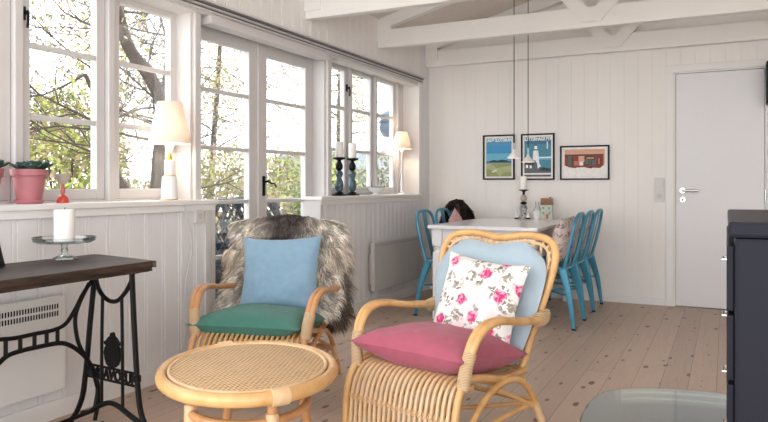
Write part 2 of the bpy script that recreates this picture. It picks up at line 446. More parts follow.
def fur_sheet(name, surf, nu, nv, count, length, colfn, m, parent=None, thick=0.012, seed=1, width=.004, down=.75):
    """surf(u,v)->(point, normal); u,v in 0..1. One mesh: skin + hair."""
    rr = random.Random(seed); bm = bmesh.new(); lay = bm.loops.layers.color.new('Col')
    g = [[surf(i / nu, j / nv) for j in range(nv + 1)] for i in range(nu + 1)]
    top = [[bm.verts.new(p + nn * thick * .5) for p, nn in row] for row in g]
    bot = [[bm.verts.new(p - nn * thick * .5) for p, nn in row] for row in g]
    def face(vs, u, v):
        f = bm.faces.new(vs); c = colfn(u, v)
        for lp in f.loops: lp[lay] = (c[0] * .7, c[1] * .7, c[2] * .7, 1)
    for i in range(nu):
        for j in range(nv):
            face((top[i][j], top[i + 1][j], top[i + 1][j + 1], top[i][j + 1]), i / nu, j / nv)
            face((bot[i][j], bot[i][j + 1], bot[i + 1][j + 1], bot[i + 1][j]), i / nu, j / nv)
    for i in range(nu):
        for j in (0, nv): face((top[i][j], top[i + 1][j], bot[i + 1][j], bot[i][j]), i / nu, j / nv)
    for j in range(nv):
        for i in (0, nu): face((top[i][j], top[i][j + 1], bot[i][j + 1], bot[i][j]), i / nu, j / nv)
    S = []
    for _ in range(count):
        u, v = rr.random(), rr.random(); p, nn = surf(u, v)
        edge = min(u, 1 - u)
        cl = noise.noise_vector(p * 14) * .9 + noise.noise_vector(p * 45) * .5
        side = (surf(min(1, u + .02), v)[0] - surf(max(0, u - .02), v)[0]).normalized() * (1 if u > .5 else -1)
        dn = V((0, 0, -1)) * down
        d0 = (nn * .9 + dn * .35 + cl * .45 + side * (.7 if edge < .08 else 0)).normalized()
        d1 = (nn * .05 + dn * 1.15 + cl * .7 + side * (.45 if edge < .12 else .0)).normalized()
        c = colfn(u, v); k = rr.uniform(.7, 1.2) * (1 + .35 * noise.noise(p * 30)); L = length * rr.uniform(.55, 1.2)
        S.append((p, d0, d1, L, tuple(min(1, max(0, x * k)) for x in c)))
    global R
    fur_strands(bm, lay, S, width)
    me = bpy.data.meshes.new(name); bm.to_mesh(me); bm.free(); me.materials.append(m)
    o = bpy.data.objects.new(name, me); COL.objects.link(o)
    if parent: o.parent = parent
    return o

# ================================================================== SETTING
YB = 6.57           # back wall
WX = -0.17          # window plane
RW = 5.5            # right wall
SILL = 0.98
def roof(x): return 2.53 + 0.27 * (x if x < RW / 2 else RW - x)

def S(o): o['kind'] = 'structure'; return o

def groove_profile(a, b_, pitch, double=False, depth=0.006, w=0.004, phase=0.0):
    pts = [(a, 0)]
    k = math.floor((a - phase) / pitch) + 1
    while phase + k * pitch < b_ - w * 2:
        for off in ((0, 0.022) if double else (0,)):
            c = phase + k * pitch + off
            if a + w * 2 < c < b_ - w * 2: pts += [(c - w, 0), (c, depth), (c + w, 0)]
        k += 1
    pts.append((b_, 0)); return pts

def board_wall(name, axis, plane, nd, a, b_, z0, z1, m, pitch, double=False, thick=0.05, phase=0.0, depth=.006, w=.004):
    """axis 'y': wall in plane x=plane running along y, nd = direction into the wall"""
    prof = groove_profile(a, b_, pitch, double, depth, w, phase); bm = bmesh.new(); lo, hi, blo, bhi = [], [], [], []
    top = z1 if callable(z1) else (lambda t: z1)
    for t, d in prof:
        x = (plane + nd * d, t) if axis == 'y' else (t, plane + nd * d)
        bx = (plane + nd * thick, t) if axis == 'y' else (t, plane + nd * thick)
        lo.append(bm.verts.new((*x, z0))); hi.append(bm.verts.new((*x, top(t)))); blo.append(bm.verts.new((*bx, z0))); bhi.append(bm.verts.new((*bx, top(t))))
    for i in range(len(prof) - 1):
        bm.faces.new((lo[i], lo[i + 1], hi[i + 1], hi[i])); bm.faces.new((blo[i], bhi[i], bhi[i + 1], blo[i + 1]))
        bm.faces.new((hi[i], hi[i + 1], bhi[i + 1], bhi[i])); bm.faces.new((lo[i], blo[i], blo[i + 1], lo[i + 1]))
    for i in (0, -1): bm.faces.new((lo[i], hi[i], bhi[i], blo[i]))
    return S(finish(bm, name, m))

# floor
bm = bmesh.new(); box(bm, (-0.24, -1.6, -0.06), (RW + .1, YB + .1, 0.0)); S(finish(bm, 'floor', M['floor']))
# back wall with door opening
DX0, DX1, DZ = 2.28, 3.11, 2.10
board_wall('wall_back', 'x', YB, 1, -0.24, DX0, 0, roof, M['wallboard'], 0.118, thick=.1, phase=.03, depth=.0016, w=.0016)
board_wall('wall_back', 'x', YB, 1, DX1, RW, 0, roof, M['wallboard'], 0.118, thick=.1, phase=.03, depth=.0016, w=.0016)
board_wall('wall_back', 'x', YB, 1, DX0, DX1, DZ, roof, M['wallboard'], 0.118, thick=.1, phase=.03, depth=.0016, w=.0016)
board_wall('wall_right', 'y', RW, 1, 1.2, YB, 0, 2.53, M['wallboard'], 0.118, thick=.1)
# left wall
board_wall('wall_left', 'y', 0, -1, 0.7, 3.227, 0, SILL - .035, M['lowboard'], 0.125, True, thick=.12, phase=.06)
board_wall('wall_left', 'y', 0, -1, 4.437, 6.33, 0, SILL - .035, M['lowboard'], 0.088, True, thick=.12, phase=.02, w=.003)
board_wall('wall_left', 'y', 0, -1, 6.33, YB, 0, 2.53, M['lowboard'], 0.11, thick=.24, phase=.02)
board_wall('wall_left', 'y', 0, -1, 0.7, 6.33, 2.14, 2.53, M['wallboard'], 0.118, True, thick=.24, phase=.04)
bm = bmesh.new()
box(bm, (-.24, .7, 0), (-.12, 3.2, SILL - .03)); box(bm, (-.24, 4.6, 0), (-.12, 6.33, SILL - .03)); S(finish(bm, 'wall_left_outer', M['white']))
bm = bmesh.new(); box(bm, (-.14, 3.19, 0), (0.012, 3.235, SILL - .03), .003); box(bm, (-.01, 3.15, 0), (0.012, 3.2, SILL - .03), .003)
box(bm, (-.14, 4.425, 0), (.012, 4.46, SILL - .03), .003); S(finish(bm, 'trim_1', M['frame']))
# reveal at far end of the window recess
bm = bmesh.new(); box(bm, (-.24, 6.30, SILL - .02), (.006, 6.345, 2.14), .003); S(finish(bm, 'trim_2', M['white']))
# sills
for nm, a, b_ in (('window_sill', .7, 3.245), ('window_sill', 4.415, 6.33)):
    bm = bmesh.new(); box(bm, (-.16, a, SILL - .028), (.03, b_, SILL), .006); box(bm, (-.1, a + .014, SILL - .065), (.017, b_ - .014, SILL - .026), .004)
    S(finish(bm, nm, M['white']))
# baseboards
def base(name, axis, plane, s, a, b_, h=.085):
    bm = bmesh.new()
    if axis == 'y': box(bm, (min(plane, plane + s * .015), a, 0), (max(plane, plane + s * .015), b_, h), .004)
    else: box(bm, (a, min(plane, plane + s * .015), 0), (b_, max(plane, plane + s * .015), h), .004)
    S(finish(bm, name, M['white']))
base('baseboard_left', 'y', 0, 1, .7, 3.23); base('baseboard_left', 'y', 0, 1, 4.44, YB)
base('baseboard_back', 'x', YB, -1, 0, DX0, .06); base('baseboard_back', 'x', YB, -1, DX1, RW, .06)
base('baseboard_right', 'y', RW, -1, 1.2, YB)
# curtain rail / cornice over the windows
bm = bmesh.new()
box(bm, (-.17, .7, 2.075), (-.005, 6.32, 2.145), .004)
box(bm, (-.02, .7, 2.088), (.020, 6.36, 2.097), .001); box(bm, (-.02, .7, 2.110), (.03, 6.36, 2.117), .001); box(bm, (-.02, .7, 2.135), (.042, 6.37, 2.150), .003)
box(bm, (-.02, .7, 2.096), (.018, 6.36, 2.136), 0)
S(finish(bm, 'trim_3', M['frame']))
# thin dark curtain track in the cornice
bm = bmesh.new(); box(bm, (.010, .7, 2.098), (.024, 6.35, 2.105)); box(bm, (.010, .7, 2.121), (.034, 6.35, 2.128)); S(finish(bm, 'trim_4', mat('grey_curtain_track', (.12, .11, .11), .5)))
# roller blind boxes above doors and right windows
bm = bmesh.new(); box(bm, (-.09, 3.21, 2.03), (.0, 4.56, 2.085), .006); box(bm, (-.09, 4.74, 2.055), (.0, 6.29, 2.085), .006); S(finish(bm, 'trim_5', M['frame']))

# ceiling (boards) and roof deck
for s in (0, 1):
    x0, x1 = (-.3, RW / 2) if s == 0 else (RW / 2, RW + .3)
    bm = bmesh.new(); prism(bm, [(x0, roof(x0)), (x1, roof(x1)), (x1, roof(x1) + .08), (x0, roof(x0) + .08)], 'y', -1.6, YB + .1)
    S(finish(bm, 'ceiling', M['ceiling']))

# roof trusses
def truss(y, t=.07):
    bm = bmesh.new(); y0, y1 = y - t / 2, y + t / 2
    box(bm, (0, y0, 2.275), (RW, y1, 2.432), .004)
    S(finish(bm, 'ceiling_beam', M['beam']))
    bm = bmesh.new()
    for sgn in (0, 1):
        f = (lambda x: x) if not sgn else (lambda x: RW - x)
        prism(bm, [(f(0.0), 2.43), (f(.0), 2.53), (f(RW / 2), roof(RW / 2)), (f(RW / 2), roof(RW / 2) - .13)], 'y', y0, y1)
        prism(bm, [(f(0), 2.33), (f(.13), 2.33), (f(.13), 2.455), (f(0), 2.53)], 'y', y0 - .012, y0 - .001)
    S(finish(bm, 'ceiling_rafter', M['beam']))
    bm = bmesh.new(); w = .068
    for sgn in (0, 1):
        f = (lambda x: x) if not sgn else (lambda x: RW - x)
        for dx in (-1, 1):
            cx = 1.83; z0 = 2.34; L = .32 if dx < 0 else .78
            zt = z0 + L + .06; xt = cx + dx * (L + .06) * .95
            prism(bm, [(f(cx - w + dx * .02), z0), (f(cx + w + dx * .02), z0), (f(xt + w), zt), (f(xt - w), zt)], 'y', y0 - .013 - .002 * (dx > 0), y0 - .001 - .0015 * (dx > 0))
        prism(bm, [(f(1.74), 2.345), (f(1.92), 2.345), (f(1.90), 2.31), (f(1.76), 2.31)], 'y', y0 - .019, y0 - .003)
    S(finish(bm, 'ceiling_brace', M['beam']))
for y in (4.27, 5.44, 6.52): truss(y)

# ---------------- windows
def bars(bm, y0, y1, z0, z1, xc, w, d):
    """rectangular ring frame in x plane"""
    for lo, hi in (((y0, z0), (y0 + w, z1)), ((y1 - w, z0), (y1, z1)), ((y0 + w, z0), (y1 - w, z0 + w)), ((y0 + w, z1 - w), (y1 - w, z1))):
        box(bm, (xc - d / 2, lo[0], lo[1]), (xc + d / 2, hi[0], hi[1]), .004)

def handle_w(parent, x, y, z):
    bm = bmesh.new(); tube(bm, [(x, y, z), (x + .03, y, z)], .008, 8); tube(bm, catmull([(x + .03, y, z + .01), (x + .035, y, z - .03), (x + .03, y, z - .07)], 4), .006, 8)
    tube(bm, [(x + .002, y, z - .03), (x + .002, y, z + .03)], .011, 8)
    return finish(bm, 'handle', M['iron'], parent, smooth=True)

def casement(parent, y0, y1, z0, z1, munt, inset=.055, xc=WX, bottom=None, handle=None):
    bm = bmesh.new(); bt = bottom or inset; d = .045
    box(bm, (xc - d, y0 + .003, z0), (xc, y0 + inset, z1), .004); box(bm, (xc - d, y1 - inset, z0), (xc, y1 - .003, z1), .004)
    box(bm, (xc - d, y0 + inset, z0), (xc, y1 - inset, z0 + bt), .004); box(bm, (xc - d, y0 + inset, z1 - inset), (xc, y1 - inset, z1), .004)
    for z in munt: box(bm, (xc - d + .01, y0 + inset, z - .013), (xc - .004, y1 - inset, z + .013), .005)
    fr = finish(bm, 'casement', M['frame'], parent)
    bm = bmesh.new(); box(bm, (xc - .028, y0 + inset - .01, z0 + bt - .01), (xc - .024, y1 - inset + .01, z1 - inset + .01))
    finish(bm, 'pane', M['glass'], fr)
    if handle: handle_w(fr, xc, *handle)
    return fr

ZB, ZT = .99, 2.10
w1 = tag(thing('window_1', 'row of white casement windows over the long sill at left', 'window'), kind='structure')
for k, y0 in enumerate((1.03, 1.56, 2.09, 2.62)): casement(w1, y0, y0 + .49, ZB, ZT, (1.385, 1.722), handle=((y0 + .02, 1.86) if k == 2 else None))
bm = bmesh.new()
for y in (1.02, 1.55, 2.08, 2.61): box(bm, (WX - .03, y - .03, SILL - .02), (WX + .028, y + .012, 2.12), .005)
box(bm, (WX - .06, 1.0, SILL - .04), (WX + .02, 3.12, ZB), .003)
box(bm, (WX - .06, 1.0, ZT), (WX + .01, 3.12, 2.2), .003)
finish(bm, 'window_frame', M['frame'], w1)
bm = bmesh.new()
box(bm, (-.24, 3.10, 0.0), (-.06, 3.185, 2.13), .005); box(bm, (-.235, 3.115, 0), (-.035, 3.165, 2.128), .006)
box(bm, (-.24, 4.60, 0), (-.06, 4.70, 2.13), .005); box(bm, (-.24, 4.615, 0), (-.035, 4.67, 2.13), .006)
S(finish(bm, 'trim_6', M['frame']))
w2 = tag(thing('window_2', 'three white casement windows beside the far corner', 'window'), kind='structure')
for k, y0 in enumerate((4.71, 5.19, 5.67)): casement(w2, y0, y0 + .455, ZB, ZT, (1.365, 1.722), .058, handle=((y0 + .43, 1.90) if k == 0 else None))
bm = bmesh.new()
for y in (5.165, 5.645, 6.12): box(bm, (WX - .03, y, SILL - .02), (WX + .026, y + .03, 2.12), .005)
box(bm, (WX - .04, 6.13, SILL - .02), (WX + .0, 6.31, 2.12), .004)
box(bm, (WX - .06, 4.7, SILL - .04), (WX + .02, 6.31, ZB), .003); box(bm, (WX - .06, 4.7, ZT), (WX + .01, 6.31, 2.2), .003)
finish(bm, 'window_frame', M['frame'], w2)
# glazed double door to the terrace
d1 = tag(thing('door_1', 'white glazed double door to the terrace', 'door'), kind='structure')
casement(d1, 3.20, 3.895, .02, 2.075, (.25, .60, .955, 1.303, 1.668), .098, bottom=.12)
dl = casement(d1, 3.90, 4.60, .02, 2.075, (.25, .60, .955, 1.308, 1.668), .10, bottom=.12)
bm = bmesh.new(); box(bm, (WX, 3.945, .99), (WX + .006, 3.975, 1.13), .002); tube(bm, [(WX, 3.96, 1.09), (WX + .04, 3.96, 1.09)], .007, 8)
tube(bm, catmull([(WX + .04, 3.955, 1.10), (WX + .045, 3.985, 1.08), (WX + .043, 4.03, 1.075), (WX + .04, 4.055, 1.05)], 5), .006, 8)

finish(bm, 'handle', M['iron'], dl, smooth=True)
bm = bmesh.new(); box(bm, (WX - .02, 3.885, .02), (WX + .012, 3.925, 2.075), .006); finish(bm, 'door_trim', M['frame'], d1)

# ---------------- interior door in the back wall
d2 = tag(thing('door_2', 'plain white interior door with steel handle', 'door', (0, YB, 0)), kind='structure')
bm = bmesh.new(); box(bm, (2.35, .008, .006), (3.035, .048, 2.045), .003); finish(bm, 'door_leaf', M['doorwhite'], d2)
bm = bmesh.new()
for lo, hi in (((2.27, -.018, 0), (2.335, .03, 2.115)), ((3.052, -.018, 0), (3.12, .03, 2.115)), ((2.268, -.020, 2.06), (3.122, .028, 2.12))): box(bm, lo, hi, .004)
for lo, hi in (((2.325, .0, 0), (2.347, .1, 2.06)), ((3.039, .0, 0), (3.06, .1, 2.06)), ((2.33, .001, 2.049), (3.06, .099, 2.075))): box(bm, lo, hi, .001)
box(bm, (2.29, .07, .001), (3.10, .098, 2.09)); finish(bm, 'door_frame', M['white'], d2)
bm = bmesh.new(); tube(bm, [(2.405, .01, 1.02), (2.405, -.008, 1.02)], .025, 20); tube(bm, catmull([(2.405, -.01, 1.02), (2.405, -.05, 1.02), (2.42, -.056, 1.02), (2.53, -.056, 1.02)], 5), .0095, 10)
finish(bm, 'handle', M['chrome'], d2, smooth=True)
bm = bmesh.new(); tube(bm, [(2.405, .01, .94), (2.405, -.006, .94)], .023, 20); kp = finish(bm, 'keyhole_plate', M['chrome'], d2, smooth=True)
bm = bmesh.new(); tube(bm, [(2.405, 0, .943), (2.405, -.0075, .943)], .006, 10); box(bm, (2.402, -.0075, .925), (2.408, 0, .945)); finish(bm, 'keyhole', M['black'], kp)
for z in (1.78, .3, .98):
    bm = bmesh.new(); tube(bm, [(3.043, -.008, z - .045), (3.043, -.008, z + .045)], .008, 10); finish(bm, 'hinge', M['chrome'], d2, smooth=True)

# light switch + outlets
t = thing('light_switch', 'white double light switch beside the interior door', 'switch', (2.215, YB, 1.025))
bm = bmesh.new(); box(bm, (-.040, -.012, -.108), (.040, .0, .108), .004); pl = finish(bm, 'switch_plate', M['outlet'], t)
bm = bmesh.new(); box(bm, (-.026, -.018, .03), (.026, -.010, .085), .003); finish(bm, 'rocker', M['outlet'], pl)
bm = bmesh.new(); tube(bm, [(0, -.011, -.055), (0, -.0135, -.055)], .024, 20); finish(bm, 'socket', M['heatergrey'], pl, smooth=True)
t = thing('power_socket', 'small white socket at the right end of the panelled low wall', 'socket', (0.0, 3.09, .885))
bm = bmesh.new(); box(bm, (0, -.035, -.038), (.022, .035, .038), .004); pl = finish(bm, 'socket_plate', M['outlet'], t)
bm = bmesh.new(); tube(bm, [(.02, 0, 0), (.0235, 0, 0)], .02, 18); finish(bm, 'socket_face', M['heatergrey'], pl, smooth=True)
t = thing('power_socket', 'low socket with a plugged in adapter beside the dining chairs', 'socket', (0.0, 6.36, .30))
bm = bmesh.new(); box(bm, (0, -.035, -.06), (.02, .035, .06), .004); finish(bm, 'socket_plate', M['outlet'], t)
bm = bmesh.new(); box(bm, (.02, -.025, -.12), (.06, .03, -.03), .006); finish(bm, 'adapter', M['black'], t)
# lamp cord running down the panelling
tag(tubo('lamp_cord', [(.0325, 2.95, .955), (.022, 2.99, .85), (.02, 3.02, .7), (.02, 2.97, .5), (.02, 2.985, .3), (.024, 2.93, .12), (.03, 2.88, .012)], .0028, M['outlet'], seg=6), 'thin white cord hanging down the panelling below the lamp', 'cord')

# ---------------- panel heaters
def heater(y0, y1, z0, z1, m, label, grille=True):
    t = thing('panel_heater', label, 'heater', (0, (y0 + y1) / 2, 0)); h = (y1 - y0) / 2
    bm = bmesh.new(); box(bm, (.045, -h, z0), (.085, h, z1), .006); bd = finish(bm, 'heater_panel', m, t)
    bm = bmesh.new(); box(bm, (-.0, -h + .06, z0 + .05), (.046, -h + .1, z1 - .1)); finish(bm, 'wall_bracket', m, t); bm = bmesh.new(); box(bm, (0, h - .1, z0 + .05), (.046, h - .06, z1 - .1)); finish(bm, 'wall_bracket', m, t)
    bm = bmesh.new()
    n = int((2 * h - .04) / .013)
    if grille:
        for r_ in (0, 1):
            for k in range(n): box(bm, (.0852, -h + .02 + k * .013, z1 - .03 - r_ * .032 - .022), (.0866, -h + .02 + k * .013 + .006, z1 - .03 - r_ * .032))
    else:
        box(bm, (.0852, -h + .01, z1 - .03), (.0866, h - .01, z1 - .022)); box(bm, (.0852, -h + .01, z1 - .014), (.0866, h - .01, z1 - .01))
    finish(bm, 'vent_slots', M['iron'] if grille else M['stone'], bd)
    return t
heater(1.12, 2.135, .15, .568, M['heater'], 'white electric panel heater with slotted top behind the treadle table')
heater(5.172, 6.173, .165, .575, M['heatergrey'], 'grey flat panel heater on the low wall near the dining chairs', False)

# ================================================================== TREADLE TABLE
tt = thing('treadle_sewing_table', 'old cast iron treadle sewing table with dark worn wooden top', 'table', (0, 0, 0))
bm = bmesh.new()
box(bm, (.165, 1.12, .722), (.615, 2.135, .75), .004); prism(bm, [(.165, 2.13), (.615, 2.13), (.625, 2.14), (.19, 2.225), (.165, 2.215)], 'z', .7225, .7495)
rr = random.Random(3)
top = finish(bm, 'table_top', M['darkwood'], tt)
bm = bmesh.new(); box(bm, (.185, 1.14, .704), (.60, 2.13, .7225), .004)
prism(bm, [(.19, 2.13), (.60, 2.13), (.604, 2.138), (.2, 2.21)], 'z', .706, .722)
finish(bm, 'table_edge', M['darkwood'], top)
def side_frame(y, mirror=False):
    bm = bmesh.new(); r = .0095
    def T(pts, rr_=r, n=6): tube(bm, catmull([(x, y, z) for x, z in pts], n), rr_, 8)
    T([(.314, .705), (.307, .66), (.28, .458), (.262, .307), (.249, .221), (.231, .136), (.19, .06), (.15, .022)], .0115)
    T([(.528, .705), (.532, .62), (.545, .42), (.561, .228), (.58, .12), (.62, .05), (.655, .022)], .0115)
    T([(.312, .675), (.33, .625), (.357, .592), (.39, .574), (.418, .570), (.445, .576), (.469, .593), (.50, .625), (.526, .665)])
    T([(.357, .592), (.352, .4), (.351, .118)], .007); T([(.469, .593), (.473, .4), (.475, .125)], .007)
    T([(.231, .07), (.28, .085), (.335, .115), (.392, .137), (.448, .132), (.51, .105), (.585, .075)], .011)
    for z in (.286, .233): T([(.262, z + .004), (.558, z - .006)], .0055, 1)
    box(bm, (.29, y - .02, .695), (.335, y + .02, .712), .003); box(bm, (.505, y - .02, .695), (.55, y + .02, .712), .003)
    for x in (.15, .655): lathe(bm, [(0, 0), (.02, 0), (.02, .02), (.012, .03), (0, .03)], 12, (x, y, 0))
    for x in (.30, .548): lathe(bm, [(0, -.02), (.016, -.012), (.016, .012), (0, .02)], 10, (x - .012 if x < .4 else x + .01, y, .26))
    # emblem: bulbous vase shape
    prof = [(0, .289), (.018, .292), (.034, .305), (.044, .33), (.047, .352), (.043, .372), (.034, .382), (.045, .388), (.047, .398), (.034, .404), (.024, .416), (.012, .424), (.008, .437), (0, .440)]
    poly = [(.416 - a, b_) for a, b_ in prof] + [(.416 + a, b_) for a, b_ in prof[::-1][1:-1]]
    prism(bm, poly, 'y', y - .006, y + .006)
    return finish(bm, 'side_frame', M['iron'], tt, smooth=True)
sf = side_frame(2.10)
text_mesh('lettering', 'HUSQVARNA', .062, M['iron'], sf, (.410, 2.10, .256), (PI / 2, rad(-2), PI), .004, .80, .0016)
sf2 = side_frame(1.22)
text_mesh('lettering', 'HUSQVARNA', .062, M['iron'], sf2, (.410, 1.22, .256), (PI / 2, rad(2), 0), .004, .80, .0016)
# long brace between the frames (mirrored about the middle)
bm = bmesh.new(); ym = 1.66
def both(pts, r, n=6):
    for f in (1, -1): tube(bm, catmull([(.31, ym + f * (y - ym), z) for y, z in pts], n), r, 8)
both([(1.66, .486), (1.73, .478), (1.811, .478), (1.90, .478), (1.955, .494), (2.0, .545), (2.04, .605), (2.09, .66)], .0085)
both([(1.66, .395), (1.70, .418), (1.76, .424), (1.811, .424), (1.916, .42), (1.97, .402), (2.02, .365), (2.06, .322), (2.10, .25), (2.115, .18), (2.10, .10)], .0095)
both([(2.07, .645), (2.02, .565), (2.0, .50), (2.013, .411), (2.045, .345), (2.075, .29)], .0085)
both([(2.09, .27), (2.12, .15), (2.10, .05)], .009)
for y in (1.69, 1.75, 1.811, 1.865, 1.915):
    for f in (1, -1): tube(bm, [(.31, ym + f * (y - ym), .421 if y > 1.7 else .41), (.31, ym + f * (y - ym), .478)], .008, 8)
finish(bm, 'cross_brace', M['iron'], tt, smooth=True)
bm = bmesh.new()
tube(bm, [(.31, 1.22, .075), (.31, 2.10, .095)], .009, 8)
for y in (1.42, 1.9): tube(bm, [(.22, y, .06), (.50, y, .06)], .007, 8)
for x in (.22, .50): tube(bm, [(x, 1.42, .06), (x, 1.9, .06)], .008, 8)
for k in range(9): tube(bm, catmull([(.22, 1.45 + k * .05, .06), (.30, 1.47 + k * .05, .066), (.42, 1.43 + k * .05, .066), (.50, 1.45 + k * .05, .06)], 4), .004, 6)
tube(bm, [(.36, 1.22, .05), (.36, 2.10, .05)], .006, 8)
finish(bm, 'treadle_plate', M['iron'], tt, smooth=True)

# cake stand, candle
t = thing('cake_stand', 'glass cake stand with a short stem on the treadle table', 'stand', (.245, 2.0, .75))
latho('plate', [(0, .070), (.11, .072), (.122, .079), (.125, .094), (.122, .094), (.118, .082), (.10, .078), (0, .077)], M['clearglass'], t, 36)
bm = bmesh.new(); lathe(bm, [(.121, .0915), (.1255, .0915), (.126, .0955), (.121, .0955), (.121, .0915)], 36); finish(bm, 'plate_rim', M['edgeglass'], t, smooth=True)
latho('stem', [(0, 0.0), (.052, .001), (.05, .006), (.03, .016), (.014, .022), (.011, .032), (.016, .04), (.011, .048), (.014, .06), (.03, .069), (0, .0698)], M['clearglass'], t, 28)
def candle(loc, r, h, label, group=None, wick=True):
    t = thing('pillar_candle', label, 'candle', loc, group=group)
    latho('wax', [(0, 0), (r * .97, 0), (r, r * .08), (r, h - r * .12), (r * .9, h), (r * .55, h - .003), (0, h - .004)], M['candle'], t, 28)
    if wick: tubo('wick', [(0, 0, h - .006), (.001, 0, h + .004), (.003, 0, h + .009)], .0012, M['black'], t, n=3, seg=6)
    return t
candle((.245, 2.0, .8275), .041, .133, 'thick white pillar candle on the glass cake stand')
# dark object at the frame edge
t = thing('tablet', 'black tablet standing at the left end of the treadle table', 'tablet', (.30, 1.655, .75), rad(25))
bm = bmesh.new(); box(bm, (-.010, -.07, 0.002), (.0, .07, .115), .003); o = finish(bm, 'screen', M['black'], t); o.rotation_euler = (0, rad(-14), 0)
bm = bmesh.new(); box(bm, (-.085, -.05, 0), (-.0, .05, .006), .002); finish(bm, 'stand', M['black'], t)

# ================================================================== SILL OBJECTS
def pot(loc, label, s=1.0, seed=0):
    t = thing('potted_succulent', label, 'plant', loc, group='potted succulents on the left sill')
    latho('saucer', [(0, 0), (.052 * s, 0), (.062 * s, .010 * s), (.064 * s, .018 * s), (.056 * s, .016 * s), (.05 * s, .007 * s), (0, .007 * s)], M['pinkpot'], t)
    h = .155 * s
    p = latho('pot', [(0, .0085), (.05 * s, .0085), (.053 * s, .02), (.070 * s, h - .03 * s), (.076 * s, h - .028 * s), (.080 * s, h), (.074 * s, h), (.071 * s, h - .025), (0, h - .026)], M['pinkpot'], t, 36)
    bm = bmesh.new()
    for k in range(34):
        a = 2 * PI * k / 34; r = .0745 * s
        bmesh.ops.create_icosphere(bm, subdivisions=1, radius=.0036 * s, matrix=Matrix.Translation((r * math.cos(a), r * math.sin(a), h - .034 * s)))
    finish(bm, 'bead_band', M['pinkpot'], p, smooth=True)
    latho('soil', [(0, h - .012), (.071 * s, h - .016), (.0715 * s, h - .022), (0, h - .0225)], M['soil'], t)
    rr = random.Random(seed); bm = bmesh.new()
    for (cx, cy, sc, n) in ((-.034, -.01, 1.0, 15), (.03, .015, 1.15, 17), (.005, -.035, .85, 12), (.0, .042, .9, 12), (.055, -.03, .8, 10), (-.058, .03, .75, 10)):
        for k in range(n):
            a = k * 2.4 + rr.random(); tilt = .25 + .95 * (k / n); L = .060 * sc * (0.6 + .6 * k / n) * s; ww = L * .34
            d = V((math.cos(a) * math.sin(tilt), math.sin(a) * math.sin(tilt), math.cos(tilt))); side = V((-math.sin(a), math.cos(a), 0)); nn = d.cross(side)
            b0 = V((cx * s, cy * s, h - .006)); r0 = []
            for q, (ll, wf) in enumerate(((0, .35), (.35, .8), (.65, 1.0), (.88, .6))):
                r0.append([bm.verts.new(b0 + d * L * ll + side * (ww * wf * math.cos(x)) + nn * (ww * .35 * wf * math.sin(x))) for x in (0, PI / 3, 2 * PI / 3, PI, 4 * PI / 3, 5 * PI / 3)])
            tip = bm.verts.new(b0 + d * L)
            for A, B in zip(r0, r0[1:]):
                for i in range(6): bm.faces.new((A[i], A[(i + 1) % 6], B[(i + 1) % 6], B[i]))
            for i in range(6): bm.faces.new((r0[-1][i], r0[-1][(i + 1) % 6], tip))
    finish(bm, 'rosettes', M['succulent'], t, smooth=True)
    return t
pot((-.06, 2.06, SILL), 'pink pot of dark green succulents standing whole on the left sill', 1.0, 4)
pot((-.06, 1.845, SILL), 'pink succulent pot cut off by the left edge of the photo', 1.0, 9)
t = thing('goblet', 'small turned goblet with grey cup and red foot on the sill', 'goblet', (-.06, 2.235, SILL))
latho('foot', [(0, 0), (.027, 0), (.0275, .01), (.022, .028), (.010, .038), (0, .0385)], M['red'], t)
latho('stem', [(0, .037), (.007, .038), (.009, .046), (.0115, .06), (.0105, .075), (.006, .083), (.010, .088), (0, .09)], M['redpink'], t)
latho('cup', [(0, .088), (.010, .088), (.024, .10), (.031, .118), (.036, .137), (.033, .137), (.018, .11), (0, .1)], M['stone'], t)

def light(name, loc, energy, size=.02, color=(1, .82, .64)):
    l = bpy.data.lights.new(name, 'POINT'); l.energy = energy; l.shadow_soft_size = size; l.color = color
    o = bpy.data.objects.new(name, l); COL.objects.link(o); o.location = loc; return o

# table lamp 1
LY = 2.93
t = thing('table_lamp', 'lit table lamp with white segmented porcelain base and conical shade', 'lamp', (-.06, LY, SILL))
b0 = latho('lamp_base', [(0, .006), (.045, .006), (.047, .012), (.043, .075), (.040, .128), (.037, .135), (.029, .1355), (.029, .20), (.0285, .222), (.020, .226), (0, .226)], M['porcelain'], t, 32)
latho('gilt_ring', [(0, 0), (.046, 0), (.047, .003), (.045, .0058), (0, .006)], M['brass'], b0)
latho('gilt_ring', [(.0, .1340), (.031, .1345), (.0315, .138), (.0295, .1415), (0, .1415)], M['brass'], b0)
latho('lamp_socket', [(0, .226), (.015, .226), (.016, .236), (.011, .248), (.011, .265), (0, .265)], M['brass'], t)
latho('bulb', [(0, .264), (.012, .266), (.016, .285), (.026, .31), (.027, .33), (.018, .35), (0, .357)], M['bulb'], t)
sh = latho('lamp_shade', [(.117, .318), (.067, .552), (.0655, .552), (.1155, .318), (.117, .318)], M['shade'], t, 48)
bm = bmesh.new()
for k in range(3):
    a = k * 2 * PI / 3; tube(bm, [(0.012 * math.cos(a), .012 * math.sin(a), .262), (.035 * math.cos(a), .035 * math.sin(a), .34), (.030 * math.cos(a), .030 * math.sin(a), .40), (.066 * math.cos(a), .066 * math.sin(a), .546)], .0012, 6)
finish(bm, 'shade_carrier', M['brass'], t)
light('lamp_glow', (-.06, LY, SILL + .40), .9, .02)
